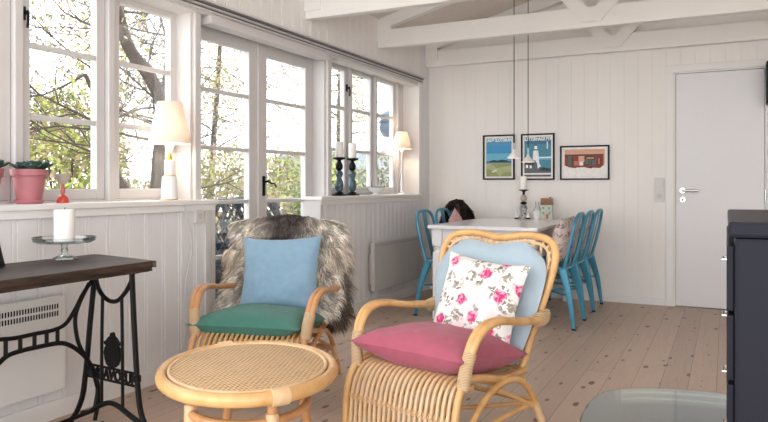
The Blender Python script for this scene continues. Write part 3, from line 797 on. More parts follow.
# table lamp 2
L2 = 6.06
t = thing('table_lamp', 'slim white metal table lamp with lit cone shade in the far window corner', 'lamp', (-.075, L2, SILL))
latho('lamp_base', [(0, 0), (.05, 0), (.05, .006), (.042, .012), (.014, .02), (.010, .05), (.013, .09), (.009, .14), (.011, .2), (.008, .3), (.010, .34), (.007, .41), (0, .412)], M['porcelain'], t)
latho('bulb', [(0, .411), (.012, .415), (.02, .445), (.02, .46), (0, .48)], M['bulb'], t)
latho('lamp_shade', [(.108, .44), (.098, .455), (.054, .605), (.0525, .605), (.0965, .455), (.1065, .44), (.108, .44)], M['shade'], t, 48)
bm = bmesh.new()
for k in range(3):
    a = k * 2 * PI / 3; tube(bm, [(.006 * math.cos(a), .006 * math.sin(a), .405), (.03 * math.cos(a), .03 * math.sin(a), .45), (.053 * math.cos(a), .053 * math.sin(a), .60)], .0012, 6)
finish(bm, 'shade_carrier', M['brass'], t)
light('lamp_glow', (-.075, L2, SILL + .52), .9, .02)

# candlesticks in the right window
def stick(y, x, label, cl):
    t = thing('candlestick', label, 'candlestick', (x, y, SILL), group='candlesticks on the far sill')
    bm = bmesh.new(); box(bm, (-.045, -.045, 0), (.045, .045, .012), .003); lathe(bm, [(.03, .012), (.038, .016), (.034, .024), (.018, .032), (0, .033)], 20); finish(bm, 'foot', M['iron'], t, smooth=True)
    latho('glass_bead', [(0, .032), (.018, .034), (.034, .06), (.037, .09), (.030, .12), (.018, .145), (.026, .16), (.033, .18), (.024, .2), (.014, .206), (0, .2065)], M['bluegrey'], t)
    latho('collar', [(0, .206), (.016, .207), (.028, .222), (.031, .245), (.022, .27), (.013, .285), (.02, .292), (.05, .300), (.052, .308), (.048, .314), (0, .314)], M['iron'], t)
    candle((x, y, SILL + .3145), .033, .125, cl, 'candles in the far window')
stick(4.88, -.09, 'left of two dark candlesticks with blue grey glass on far sill', 'white pillar candle on the left candlestick of the far sill')
stick(5.075, -.075, 'right of two dark candlesticks with blue grey glass on far sill', 'white pillar candle on the right candlestick of the far sill')
t = thing('tureen', 'small white footed porcelain bowl with handles on the far sill', 'bowl', (-.07, 5.50, SILL))
latho('bowl', [(0, 0), (.04, 0), (.042, .006), (.026, .014), (.03, .02), (.065, .038), (.078, .06), (.083, .073), (.078, .073), (.06, .045), (0, .03)], M['porcelain'], t)
for s in (1, -1): tubo('bowl_handle', [(0, s * .075, .06), (0, s * .095, .07), (0, s * .098, .055), (0, s * .077, .048)], .004, M['porcelain'], t, seg=8)
bm = bmesh.new(); lathe(bm, [(.0835, .068), (.0842, .072), (.0835, .0745), (.0825, .072), (.0835, .068)], 28); finish(bm, 'grey_rim', M['bluegrey'], t, smooth=True)

# ================================================================== RATTAN CHAIRS
def rattan_chair(label, m_main, m_slat, loc, rz):
    t = thing('rattan_armchair', label, 'armchair', loc, rz, group='rattan armchairs')
    # cane seat that pours over the front edge
    bm = bmesh.new(); N = 20; seatp = []
    for k in range(N):
        x = -.245 + .49 * k / (N - 1); f = x / .245
        bw = .88
        pts = [(x * .82, .235, .325), (x * .86, .12, .325), (x * .93, -.05, .345), (x * .98, -.17, .378), (x, -.245, .388), (x * 1.01, -.300, .362), (x * 1.03, -.335, .30), (x * 1.04, -.35, .20), (x * 1.04, -.352, .07)]
        tube(bm, catmull(pts, 4), .0078, 7)
    seat = finish(bm, 'cane_seat', m_slat, t, smooth=True)
    bm = bmesh.new()
    for z, y, r in ((.255, -.330, .011), (.145, -.338, .012), (.075, -.345, .010)): tube(bm, [(-.28, y, z), (.28, y, z)], r, 8)
    for y, z in ((-.19, .352), (.02, .318), (.2, .308)): tube(bm, [(-.26, y, z), (.26, y, z)], .012, 8)
    finish(bm, 'cross_rail', m_main, seat, smooth=True)
    for z, y in ((.255, -.338), (.145, -.345)):
        bm = bmesh.new()
        for k in range(N):
            x = (-.245 + .49 * k / (N - 1)) * 1.04
            tube(bm, [(x - .009, y - .012, z - .009), (x, y - .017, z), (x + .009, y - .012, z + .010)], .0042, 5)
            tube(bm, [(x - .013, y + .004, z - .012), (x - .013, y - .012, z + .0), (x - .013, y + .004, z + .012)], .003, 5)
        finish(bm, 'cane_wrapping', M['rattanlt'], seat, smooth=True)
    for s in (-1, 1):
        # front leg: follows the seat side and waterfall
        p = [(s * .235, .24, .335), (s * .255, .05, .34), (s * .272, -.15, .385), (s * .278, -.245, .395), (s * .283, -.305, .36), (s * .287, -.340, .28), (s * .289, -.350, .15), (s * .29, -.352, .0)]
        tubo('front_leg', p, .0155, m_main, t, seg=10)
        # rear arch leg
        p = [(s * .286, -.33, .06), (s * .28, -.25, .20), (s * .272, -.10, .305), (s * .27, .06, .335), (s * .272, .17, .30), (s * .278, .26, .20), (s * .285, .32, .08), (s * .29, .345, .0)]
        lg = tubo('rear_leg', p, .0135, m_main, t, seg=10)
        for (a, b_, c) in (((s * .277, .25, .20), (s * .283, .30, .115), .018),):
            tubo('binding', [a, b_], c, M['rattanlt'], lg, n=0, seg=10)
        bm = bmesh.new(); tube(bm, catmull([(s * .28, -.335, .17), (s * .265, -.05, .185), (s * .27, .27, .20)], 6), .011, 8)
        tube(bm, catmull([(s * .27, -.03, .31), (s * .272, .1, .255), (s * .275, .25, .18)], 5), .0095, 8)
        finish(bm, 'side_stretcher', m_main, t, smooth=True)
        # armrest, two canes side by side
        bm = bmesh.new()
        for q in (0, 1):
            off = s * (.024 * q)
            p = [(s * .268 + off, .315, .545), (s * .285 + off, .23, .56), (s * .30 + off, .08, .575), (s * .305 + off, -.05, .598), (s * .303 + off, -.14, .602), (s * .297 + off, -.21, .578), (s * .29 + off * .9, -.255, .525), (s * .283 + off * .7, -.277, .45), (s * .272 + off * .6, -.285, .365)]
            tube(bm, catmull(p, 6), .0155, 10)
        arm = finish(bm, 'armrest', m_main, t, smooth=True)
        bm = bmesh.new()
        tube(bm, catmull([(s * .300, -.262, .505), (s * .292, -.279, .45), (s * .282, -.286, .375)], 6), .0265, 14, flat_=(.85, 1.05))
        finish(bm, 'binding', M['binding'], arm, smooth=True)
        bm = bmesh.new()
        tube(bm, catmull([(s * .285, .345, .575), (s * .292, .30, .56), (s * .30, .22, .555)], 5), [.020, .024, .026, .029, .031, .033, .034, .034, .032, .028, .022], 12, flat_=(1, .9))
        finish(bm, 'back_binding', M['binding'], arm, smooth=True)
    # back: double hoop
    def hoop(k):
        s = k
        return [(-.225 * s, .225, .33), (-.25 * s, .275, .48), (-.285 * s, .325, .64), (-.312 * s, .36, .77), (-.305 * s, .385, .845), (-.26 * s, .40, .888), (-.16 * s, .408, .902), (-.07 * s, .408, .893), (0, .406, .884), (.07 * s, .408, .893), (.16 * s, .408, .902), (.26 * s, .40, .888), (.305 * s, .385, .845), (.312 * s, .36, .77), (.285 * s, .325, .64), (.25 * s, .275, .48), (.225 * s, .225, .33)]
    A = catmull(hoop(1.0), 6)
    B = []
    for p in A:
        cc = V((0, .30, .62)); d = (p - cc); d.y = 0
        B.append(p - d.normalized() * .036 + V((0, -.004, -.000)))
    bm = bmesh.new(); tube(bm, A, .0175, 10); bf = finish(bm, 'back_frame', m_main, t, smooth=True)
    bm = bmesh.new(); tube(bm, B, .0085, 8); finish(bm, 'inner_hoop', m_slat, bf, smooth=True)
    bm = bmesh.new()
    for i in range(8, len(A) - 8, 3):
        a, b_ = A[i], B[min(len(B) - 1, i + 1)]; tube(bm, [a, b_ + (b_ - a) * .15], .006, 7)
    finish(bm, 'back_lattice', M['rattanlt'], bf, smooth=True)
    # fan of canes filling the back
    bm = bmesh.new()
    for k in range(-7, 8):
        xt = k * .038; xb = k * .026
        tube(bm, catmull([(xb, .235, .33), (xb * 1.15, .30, .55), (xt, .365, .75), (xt, .40, .875 - abs(abs(k) - 3.5) * .002)], 4), .0062, 7)
    finish(bm, 'back_canes', m_slat, t, smooth=True)
    bm = bmesh.new(); tube(bm, [(-.225, .235, .345), (.225, .235, .345)], .013, 8); tube(bm, [(-.275, .26, .20), (.275, .26, .20)], .012, 8)
    tube(bm, [(-.28, -.32, .185), (.28, -.32, .185)], .011, 8)
    tube(bm, catmull([(-.275, -.30, .19), (0, 0, .175), (.275, .25, .2)], 4), .010, 8); tube(bm, catmull([(.275, -.30, .19), (0, 0, .196), (-.275, .25, .2)], 4), .010, 8)
    finish(bm, 'lower_stretcher', m_main, t, smooth=True)
    return t

def LM(t):  # local -> world matrix of a thing
    return Matrix.Translation(t.location) @ Euler(t.rotation_euler).to_matrix().to_4x4()
def place(o, t, loc, rot):
    """lay a free standing thing in the local frame of another one"""
    sc = V(t.scale)
    m = LM(t) @ Matrix.Translation(V([a * b for a, b in zip(loc, sc)])) @ Euler(rot, 'XYZ').to_matrix().to_4x4()
    o.location = m.to_translation(); o.rotation_euler = m.to_euler()
    if abs(rot[0]) < .01: o.scale = sc

C2 = rattan_chair('pale rattan armchair with pale blue back cushion and pink seat cushion', M['rattan'], M['rattanlt'], (1.745, 2.60, 0), rad(-16)); C2.scale = (.92, .92, .94)
C1 = rattan_chair('honey coloured rattan armchair draped with a long haired sheepskin', M['rattanor'], M['rattan'], (.61, 2.955, 0), rad(16)); C1.scale = (.99, .99, .895)

def cushion(name, w, h, th, m, label, cat, t, loc, rot, seed=0, **k):
    o = finish(pillow(w, h, th, seed, **k), name, m, None, smooth=True); tag(o, label, cat); place(o, t, loc, rot); return o
cushion('seat_cushion', .54, .48, .18, M['pink'], 'raspberry pink square cushion on the seat of the right armchair', 'cushion', C2, (.0, -.07, .445), (rad(-7), 0, rad(2)), 3)
cushion('throw_pillow', .40, .40, .13, M['floral'], 'white rose printed pillow leaning in the right armchair', 'pillow', C2, (.045, .15, .605), (rad(72), rad(5), rad(0)), 8)
cushion('seat_cushion', .59, .50, .16, M['green'], 'green square cushion on the seat of the left armchair', 'cushion', C1, (-.025, -.07, .408), (rad(-4), 0, rad(-2)), 12)
cushion('throw_pillow', .45, .41, .13, M['blue'], 'plain sky blue pillow leaning on the sheepskin', 'pillow', C1, (.015, .12, .655), (rad(74), rad(-2), rad(0)), 15)
# pale blue fitted back cushion
bm = bmesh.new(); n = 24; g = {}
def bc(u, v, s):
    z = .36 + v * .522; w = .225 + .078 * math.sin(min(1, v / .8) * PI / 2)
    if v > .6: w *= (1 - ((v - .6) / .4) ** 3 * .42) ** .5
    x = w * u; z -= .028 * (1 - min(1, abs(u) * 1.4)) * max(0, v - .7) / .3
    ztop = z - (.045 * abs(u) ** 5) * max(0, v - .7) / .3
    y = .215 + (z - .36) * .33
    f = max(0, (1 - abs(u) ** 4)) ** .5 * max(0, (1 - abs(2 * v - 1) ** 6)) ** .5
    y -= .028 + s * (.038 * f + .004 * noise.noise(V((x * 12, z * 12, s))))
    return (x, y, ztop)
for s in (1, -1):
    for i in range(n + 1):
        for j in range(n + 1):
            if s < 0 and (i in (0, n) or j in (0, n)): g[s, i, j] = g[1, i, j]
            else: g[s, i, j] = bm.verts.new(bc(2 * i / n - 1, j / n, s))
for s in (1, -1):
    for i in range(n):
        for j in range(n): bm.faces.new((g[s, i, j], g[s, i + 1, j], g[s, i + 1, j + 1], g[s, i, j + 1]))
o = finish(bm, 'back_cushion', M['paleblue'], None, smooth=True); tag(o, 'pale blue fitted back cushion in the right armchair', 'cushion'); place(o, C2, (0, 0, 0), (0, 0, 0))

# sheepskin over chair 1
def skin_surf(u, v):
    x = (u - .5) * 2
    path = [(.10, .40), (.19, .56), (.265, .74), (.31, .90), (.35, .985), (.42, .96), (.45, .80), (.45, .60), (.44, .46)]
    f = v * (len(path) - 1); i = min(int(f), len(path) - 2); t = f - i
    y = path[i][0] * (1 - t) + path[i + 1][0] * t; z = path[i][1] * (1 - t) + path[i + 1][1] * t
    dy = path[i + 1][0] - path[i][0]; dz = path[i + 1][1] - path[i][1]
    nn = V((x * .35, -dz, dy)).normalized()
    w = .325 - .012 * math.sin(min(1, v * 1.05) * PI) + .015 * math.sin(v * 19)
    z -= .035 * abs(x) ** 3 * (1 if .25 < v < .7 else .2); y += .05 * x * x * (1 if v < .5 else -.5)
    return V((x * w, y, z)), nn
def skin_col(u, v):
    x = abs(u - .5) * 2
    k = noise.noise(V((u * 5, v * 4, 1))) * .5
    c1 = V((.33, .295, .285)); c2 = V((.86, .82, .77)); f = min(1, max(0, (x - .22 + k * .7) * 2.4))
    return tuple(c1.lerp(c2, f))
fo = fur_sheet('sheepskin_throw', skin_surf, 24, 30, 34000, .068, skin_col, M['fur'], seed=5, width=.0045)
tag(fo, 'long haired grey and cream sheepskin draped over the left armchair back', 'sheepskin'); place(fo, C1, (-.02, 0, 0), (0, 0, 0))
# side flaps of the same skin
def flap(sx, x0, x1, y0, ztop, zbot, cols, cnt, nm):
    def sf_(u, v):
        x = x0 + (x1 - x0) * u; z = ztop + (zbot - ztop) * v - .05 * math.sin(u * PI) * v
        y = y0 + .05 * math.sin(u * PI) * -1 + .03 * v
        return V((x, y, z)), V((sx * .55, -.8, .1)).normalized()
    o = fur_sheet(nm, sf_, 8, 12, cnt, .10, cols, M['fur'], seed=int(cnt), width=.0045, down=1.2); o.parent = fo; return o
flap(1, .20, .335, .36, .80, .36, lambda u, v: tuple(V((.80, .75, .69)).lerp(V((.38, .33, .29)), min(1, max(0, v * 1.3 - .25)))), 6500, 'hanging_leg')
flap(-1, -.335, -.22, .33, .78, .52, lambda u, v: tuple(V((.82, .77, .70)).lerp(V((.62, .52, .40)), v)), 4000, 'hanging_leg')

# ================================================================== RATTAN COFFEE TABLE
ta = math.atan2(-.80, .60)
ct = thing('coffee_table', 'oval rattan coffee table with woven cane top', 'table', (1.285, 1.90, 0), ta)
A_, B_, ZC = .345, .285, .445
def oval(a, b_, z, n=64): return [(a * math.cos(2 * PI * k / n), b_ * math.sin(2 * PI * k / n), z) for k in range(n)]
bm = bmesh.new(); tube(bm, oval(A_, B_, ZC - .012), .0195, 12, closed=True, flat_=(1.15, 1)); rim = finish(bm, 'rim', M['rattan'], ct, smooth=True)
bm = bmesh.new(); lathe(bm, [(0, ZC - .012), (.93, ZC - .012), (.93, ZC + .002), (.90, ZC + .004), (0, ZC + .006)], 64, sx=A_, sy=B_); finish(bm, 'cane_top', M['cane'], ct, smooth=True)
bm = bmesh.new(); tube(bm, oval(A_ - .024, B_ - .024, ZC + .004), .006, 8, closed=True); finish(bm, 'inner_ring', M['rattanlt'], ct, smooth=True)
bm = bmesh.new(); tube(bm, oval(.235, .20, .325, 48), .0145, 10, closed=True); finish(bm, 'stretcher_ring', M['rattanor'], ct, smooth=True)
for k, a in enumerate((rad(22), rad(112), rad(202), rad(292))):
    ca, sa = math.cos(a), math.sin(a)
    def at(f, z): return (A_ * f * ca, B_ * f * sa, z)
    bm = bmesh.new(); tube(bm, catmull([at(.72, ZC - .02), at(.70, .34), at(.78, .2), at(.98, .0)], 6), .0165, 10)
    lg = finish(bm, 'leg', M['rattanor'], ct, smooth=True)
    bm = bmesh.new(); tube(bm, [at(.695, .352), at(.70, .300)], .0215, 10); finish(bm, 'binding', M['rattanlt'], lg, smooth=True)
for f in (0, 1):   # wrapped joint on the rim
    a0 = rad(14 + 180 * f); bm = bmesh.new()
    tube(bm, [(A_ * math.cos(a0 + q * .03), B_ * math.sin(a0 + q * .03), ZC - .012) for q in range(7)], .0245, 12, flat_=(1.15, 1)); finish(bm, 'rim_wrap', M['rattanlt'], rim, smooth=True)

# ================================================================== GLASS TABLE
gt = thing('glass_coffee_table', 'low clear glass coffee table beside the dark cabinet', 'table', (2.93, 2.045, 0))
def sup(a, b_, n=72, p=3.2):
    out = []
    for k in range(n):
        t = 2 * PI * k / n; c, s = math.cos(t), math.sin(t)
        out.append((a * math.copysign(abs(c) ** (2 / p), c), b_ * math.copysign(abs(s) ** (2 / p), s)))
    return out
GZ = .42
bm = bmesh.new(); prism(bm, sup(.545, .325), 'z', GZ - .010, GZ); bmesh.ops.triangulate(bm, faces=[f for f in bm.faces if len(f.verts) > 4]); finish(bm, 'glass_top', M['tableglass'], gt)
bm = bmesh.new(); o_ = [(x, y, GZ - .005) for x, y in sup(.546, .326)]; tube(bm, o_, .0052, 6, closed=True); finish(bm, 'glass_edge', M['edgeglass'], gt, smooth=True)
for sx in (-1, 1):
    bm = bmesh.new(); pts = [(sx * .47, .13, GZ - .0105), (sx * .475, .15, .2), (sx * .45, .10, .02), (sx * .44, 0, .008), (sx * .45, -.10, .02), (sx * .475, -.15, .2), (sx * .47, -.13, GZ - .0105)]
    tube(bm, catmull(pts, 6), .007, 8); finish(bm, 'glass_leg', M['edgeglass'], gt, smooth=True)

# ================================================================== DARK CABINET
cb = thing('filing_cabinet', 'dark metal drawer cabinet at the right edge of the photo', 'cabinet', (2.752, 1.12, 0))
bm = bmesh.new(); box(bm, (.004, 0, .04), (.50, .60, .985), .006); box(bm, (.03, .03, 0), (.48, .57, .04)); finish(bm, 'body', M['darkmetal'], cb)
bm = bmesh.new(); box(bm, (-.004, -.006, .985), (.506, .606, 1.008), .005); finish(bm, 'top_panel', M['darkmetal'], cb)
for k in range(9):
    z0 = .06 + k * .102
    bm = bmesh.new(); box(bm, (-.006, .012, z0), (.004, .588, z0 + .096), .002); dr = finish(bm, 'drawer', M['darkmetal'], cb)
    bm = bmesh.new(); tube(bm, [(-.005, .28, z0 + .05), (-.012, .28, z0 + .05), (-.012, .32, z0 + .05), (-.005, .32, z0 + .05)], .0022, 8); finish(bm, 'drawer_handle', M['chrome'], dr, smooth=True)

# black speaker on a swivel bracket just right of the door casing
t = thing('wall_speaker', 'small black speaker on a wall bracket at the upper right of the interior door', 'speaker', (3.15, YB, 1.90))
bm = bmesh.new(); box(bm, (-.113, -.24, -.175), (.06, -.09, .17), .008); finish(bm, 'speaker_box', M['black'], t)
bm = bmesh.new(); tube(bm, [(.0, -.095, 0), (.0, 0, 0)], .012, 8); tube(bm, [(0, -.006, -.05), (0, -.006, .05)], .014, 8); finish(bm, 'bracket', M['chrome'], t, smooth=True)

# ================================================================== DINING TABLE
dt = thing('dining_table', 'white painted dining table against the back wall', 'table', (1.06, 5.78, 0))
bm = bmesh.new(); box(bm, (-.44, -.73, .722), (.44, .73, .75), .006); finish(bm, 'table_top', M['tablewhite'], dt)
bm = bmesh.new()
for s in (-1, 1):
    box(bm, (s * .37 - .012, -.64, .62), (s * .37 + .012, .64, .722)); box(bm, (-.36, s * .65 - .012, .62), (.36, s * .65 + .012, .722))
finish(bm, 'apron', M['tablewhite'], dt)
for sx in (-1, 1):
    for sy in (-1, 1):
        bm = bmesh.new(); c = (sx * .375, sy * .655)
        box(bm, (c[0] - .04, c[1] - .04, .585), (c[0] + .04, c[1] + .04, .722), .003)
        lathe(bm, [(.040, .585), (.030, .578), (.038, .567), (.030, .555), (.032, .545), (.040, .53)], 20, (*c, 0))
        box(bm, (c[0] - .037, c[1] - .037, .0), (c[0] + .037, c[1] + .037, .535), .005)
        finish(bm, 'leg', M['tablewhite'], dt)

# ================================================================== STEEL DINING CHAIRS
def steel_chair():
    t = thing('metal_dining_chair', '', 'chair', (0, 0, 0), 0, 'blue steel chairs around the dining table')
    # local: front = -Y
    bm = bmesh.new(); P_ = sup(.185, .18, 40, 4.5)
    prism(bm, P_, 'z', .435, .452); bm2 = [(x * 1.0, y * 1.0, .444) for x, y in P_]; tube(bm, bm2, .011, 8, closed=True)
    finish(bm, 'seat', M['teal'], t, smooth=True)
    for sx in (-1, 1):
        for sy in (-1, 1):
            bm = bmesh.new(); a = V((sx * .155, sy * .155, .435)); b_ = V((sx * .205, sy * .225 + (.02 if sy > 0 else 0), .0)); m_ = a.lerp(b_, .45) + V((sx * .012, sy * .014, 0))
            path = catmull([a, m_, b_], 5); n_ = len(path)
            tube(bm, path, [.036 - .023 * (i / (n_ - 1)) ** .8 for i in range(n_)], 8, flat_=(1, .62) if True else None)
            lg = finish(bm, 'leg', M['teal'], t, smooth=True)
            bm = bmesh.new(); tube(bm, [b_ + V((0, 0, .014)), b_ + V((0, 0, 0))], .015, 10); finish(bm, 'rubber_foot', M['rubber'], lg)
    bm = bmesh.new()
    tube(bm, [(-.17, -.18, .25), (.17, .185, .25)], .008, 6); tube(bm, [(.17, -.18, .25), (-.17, .185, .25)], .008, 6); finish(bm, 'cross_brace', M['teal'], t, smooth=True)
    hp = [(-.165, .165, .445), (-.172, .195, .55), (-.178, .225, .68), (-.17, .245, .78), (-.12, .258, .838), (0, .262, .852), (.12, .258, .838), (.17, .245, .78), (.178, .225, .68), (.172, .195, .55), (.165, .165, .445)]
    bm = bmesh.new(); tube(bm, catmull(hp, 6), .0125, 8); finish(bm, 'back_frame', M['teal'], t, smooth=True)
    bm = bmesh.new()
    for a, w0, w1 in ((0, .035, .045),):
        q = [(0, .17, .45), (0, .205, .6), (0, .24, .74), (0, .258, .845)]
        C = catmull(q, 5)
        L_ = []
        for i, c in enumerate(C):
            w = w0 + (w1 - w0) * i / len(C); L_.append([bm.verts.new(c + V((sx * w, dy - .003 * (1 - abs(sx)), 0))) for sx, dy in ((-1, 0), (-.5, -.004), (.5, -.004), (1, 0), (.5, .004), (-.5, .004))])
        for A, B in zip(L_, L_[1:]):
            for k in range(6): bm.faces.new((A[k], A[(k + 1) % 6], B[(k + 1) % 6], B[k]))
        bm.faces.new(L_[0]); bm.faces.new(L_[-1])
    finish(bm, 'back_splat', M['teal'], t, smooth=True)
    return t
sc0 = steel_chair()
specs = [((1.50, 5.345), -90, 'teal steel chair right of the dining table, nearest to the camera'),
         ((1.50, 5.77), -90, 'teal steel chair in the middle on the right of the dining table'),
         ((1.50, 6.195), -90, 'teal steel chair right of the dining table, closest to the back wall'),
         ((.715, 5.36), 90, 'teal steel chair left of the dining table, nearest to the camera'),
         ((.715, 5.78), 90, 'teal steel chair left of the dining table with a pink pillow'),
         ((.70, 6.205), 90, 'teal steel chair left of the dining table under the dark fur')]
DC = []
for i, ((x, y), a, lb) in enumerate(specs):
    c = sc0 if i == 0 else copy_tree(sc0)
    c.location = (x, y, 0); c.rotation_euler = (0, 0, rad(a)); relabel(c, lb); DC.append(c)
cushion('chair_pillow', .40, .38, .13, M['floral2'], 'rose printed pillow on the nearest chair right of the dining table', 'pillow', DC[0], (0, .115, .64), (rad(77), 0, 0), 21)
cushion('chair_pillow', .40, .38, .13, M['floral2'], 'rose printed pillow on the chair closest to the back wall', 'pillow', DC[2], (0, .115, .64), (rad(77), 0, 0), 25)
cushion('chair_pillow', .40, .38, .13, M['floral2'], 'rose printed pillow on the middle chair right of the dining table', 'pillow', DC[1], (0, .115, .64), (rad(77), 0, 0), 27)
cushion('chair_pillow', .36, .34, .09, M['rosepink'], 'faded pink pillow on a chair left of the dining table', 'pillow', DC[4], (.03, .11, .665), (rad(70), rad(-16), rad(12)), 31)
def fsurf(u, v):
    x = (u - .5) * 2
    path = [(.12, .62), (.16, .76), (.20, .87), (.255, .925), (.32, .90), (.36, .78), (.37, .62)]
    f = v * (len(path) - 1); i = min(int(f), len(path) - 2); t = f - i
    y = path[i][0] * (1 - t) + path[i + 1][0] * t; z = path[i][1] * (1 - t) + path[i + 1][1] * t
    dy = path[i + 1][0] - path[i][0]; dz = path[i + 1][1] - path[i][1]
    return V((x * .20, y, z - .05 * x * x)), V((x * .4, -dz, dy)).normalized()
fo2 = fur_sheet('sheepskin_throw', fsurf, 10, 16, 9000, .06, lambda u, v: tuple(V((.12, .09, .08)).lerp(V((.42, .34, .30)), max(0, noise.noise(V((u * 6, v * 7, 3))) + .2))), M['fur'], seed=11, width=.005)
tag(fo2, 'dark brown fur throw over a chair left of the dining table', 'sheepskin'); place(fo2, DC[5], (0.03, 0, 0), (0, 0, 0))

# ---------------- things on the dining table
TX, TY, TZ = 1.035, 6.40, .75
t = thing('candle_holder', 'tall candle holder of stacked balls on a decorated foot', 'candlestick', (TX, TY, TZ))
latho('foot', [(0, 0), (.05, 0), (.052, .008), (.036, .03), (.028, .06), (.034, .085), (.04, .10), (.03, .125), (.016, .135), (0, .135)], mat('mosaic_black_white', (.35, .34, .33), .3, var=.95, scale=70), t)
latho('lower_disc', [(0, .135), (.018, .136), (.03, .146), (.031, .152), (.018, .162), (0, .163)], M['iron'], t)
latho('ball', [(0, .160)] + [(.033 * math.sin(PI * k / 10), .195 - .034 * math.cos(PI * k / 10)) for k in range(1, 10)] + [(0, .23)], M['stone'], t)
latho('candle_plate', [(0, .228), (.012, .23), (.010, .25), (.02, .262), (.045, .270), (.046, .276), (0, .277)], M['iron'], t)
candle((TX, TY, TZ + .278), .030, .125, 'white candle on the tall ball holder of the dining table')
for k, (dx, dy, hh) in enumerate(((-.055, -.035, .085), (.052, -.04, .07))):
    t = thing('figurine', ('small white and black figurine left of the tall candle holder', 'small white and black figurine right of the tall candle holder')[k], 'figurine', (TX + dx, TY + dy, TZ))
    latho('body', [(0, 0), (.020, 0), (.021, .012), (.014, hh * .5), (.009, hh * .66), (0, hh * .68)], M['porcelain'], t)
    latho('head', [(0, hh * .66), (.011, hh * .74), (.011, hh * .88), (0, hh)], M['porcelain'], t)
    latho('black_base', [(.0205, 0), (.0225, .002), (.0215, .014), (.0195, .012), (.0205, 0)], M['black'], t)
t = thing('tealight_jar', 'small white candle cup with clear glass chimney on the dining table', 'candle', (1.165, 6.40, .75))
latho('jar', [(.040, .076), (.0405, .080), (.026, .105), (.016, .13), (.018, .165), (.0165, .165)], M['clearglass'], t)
latho('candle_cup', [(0, 0), (.038, 0), (.0405, .005), (.0405, .075), (.036, .0755), (.036, .07), (0, .069)], M['porcelain'], t)
t = thing('ceramic_house', 'small ceramic house ornament with brown roof on the dining table', 'ornament', (1.255, 6.40, .75), rad(6))
bm = bmesh.new(); prism(bm, [(-.042, 0), (.042, 0), (.042, .138), (0.03, .152), (-.03, .152), (-.042, .138)], 'x', -.048, .048)
prism(bm, [(-.042, 0), (.042, 0), (.042, .01), (-.042, .01)], 'x', -.05, .05)
finish(bm, 'walls', mat('celadon_glaze', (.46, .50, .40), .35, var=.15, scale=20), t)
bm = bmesh.new(); prism(bm, [(-.05, .135), (.05, .135), (.022, .197), (-.022, .197)], 'x', -.053, .053); box(bm, (.02, -.01, .18), (.04, .012, .208), .002); finish(bm, 'roof', mat('brown_roof_glaze', (.22, .12, .07), .4, var=.3, scale=30), t)
bm = bmesh.new()
for x, z in ((-.028, .105), (.024, .105), (-.028, .06), (.028, .06)): box(bm, (x - .009, -.0435, z - .011), (x + .009, -.0418, z + .011))
finish(bm, 'windows', mat('window_blue_glaze', (.16, .25, .25), .3), t)
bm = bmesh.new(); box(bm, (-.004, -.0437, .008), (.020, -.0418, .05), .0005); finish(bm, 'door', mat('door_red_glaze', (.38, .07, .04), .35), t)

# ---------------- pendant lamps
for k, (x, y, zb) in enumerate(((1.14, 5.70, 1.295), (1.156, 6.10, 1.272))):
    t = thing('pendant_lamp', ('small white cone pendant hung nearer over the dining table, higher', 'small white cone pendant hung closer to the back wall, lower')[k], 'pendant lamp', (x, y, zb), group='pendant lamps over the dining table')
    latho('pendant_shade', [(.060, 0), (.056, .008), (.012, .055), (.008, .075), (.0065, .075), (.0105, .054), (.0545, .007), (.0585, 0), (.060, 0)], M['pendant'], t, 32)
    latho('bulb', [(0, .012), (.012, .02), (.014, .035), (.007, .055), (0, .058)], M['bulb'], t)
    tubo('cable', [(0, 0, .0755), (0, 0, roof(x) - zb)], .0035, M['black'], t, n=0, seg=6)
    latho('cable_grip', [(0, .0755), (.0045, .0755), (.0045, .13), (0, .131)], M['porcelain'], t)
    light('pendant_glow', (x, y, zb + .004), .06, .012)

# ================================================================== POSTERS
def col(name, c): return mat(name, c if name in ('poster_paper', 'ink_white') else tuple(q ** 1.35 for q in c), .6, var=.06, scale=30)
PC = dict(sky=col('ink_sky_blue', (.10, .38, .62)), sky2=col('ink_light_sky', (.22, .52, .66)), sea=col('ink_sea', (.16, .40, .58)), dark=col('ink_dark_land', (.05, .09, .10)),
          grass=col('ink_meadow', (.38, .42, .20)), grass2=col('ink_pale_meadow', (.50, .52, .33)), paper=col('poster_paper', (.80, .78, .74)), white=col('ink_white', (.82, .84, .84)), teal=col('ink_teal', (.13, .36, .46)),
          deep=col('ink_slate_blue', (.11, .25, .36)), grey=col('ink_grey_rock', (.20, .21, .23)), red=col('ink_brick_red', (.36, .09, .07)), peach=col('ink_peach', (.74, .46, .35)), brown=col('ink_brown', (.16, .09, .07)),
          green=col('ink_shop_green', (.12, .24, .20)), pinkr=col('ink_coral', (.62, .24, .20)))
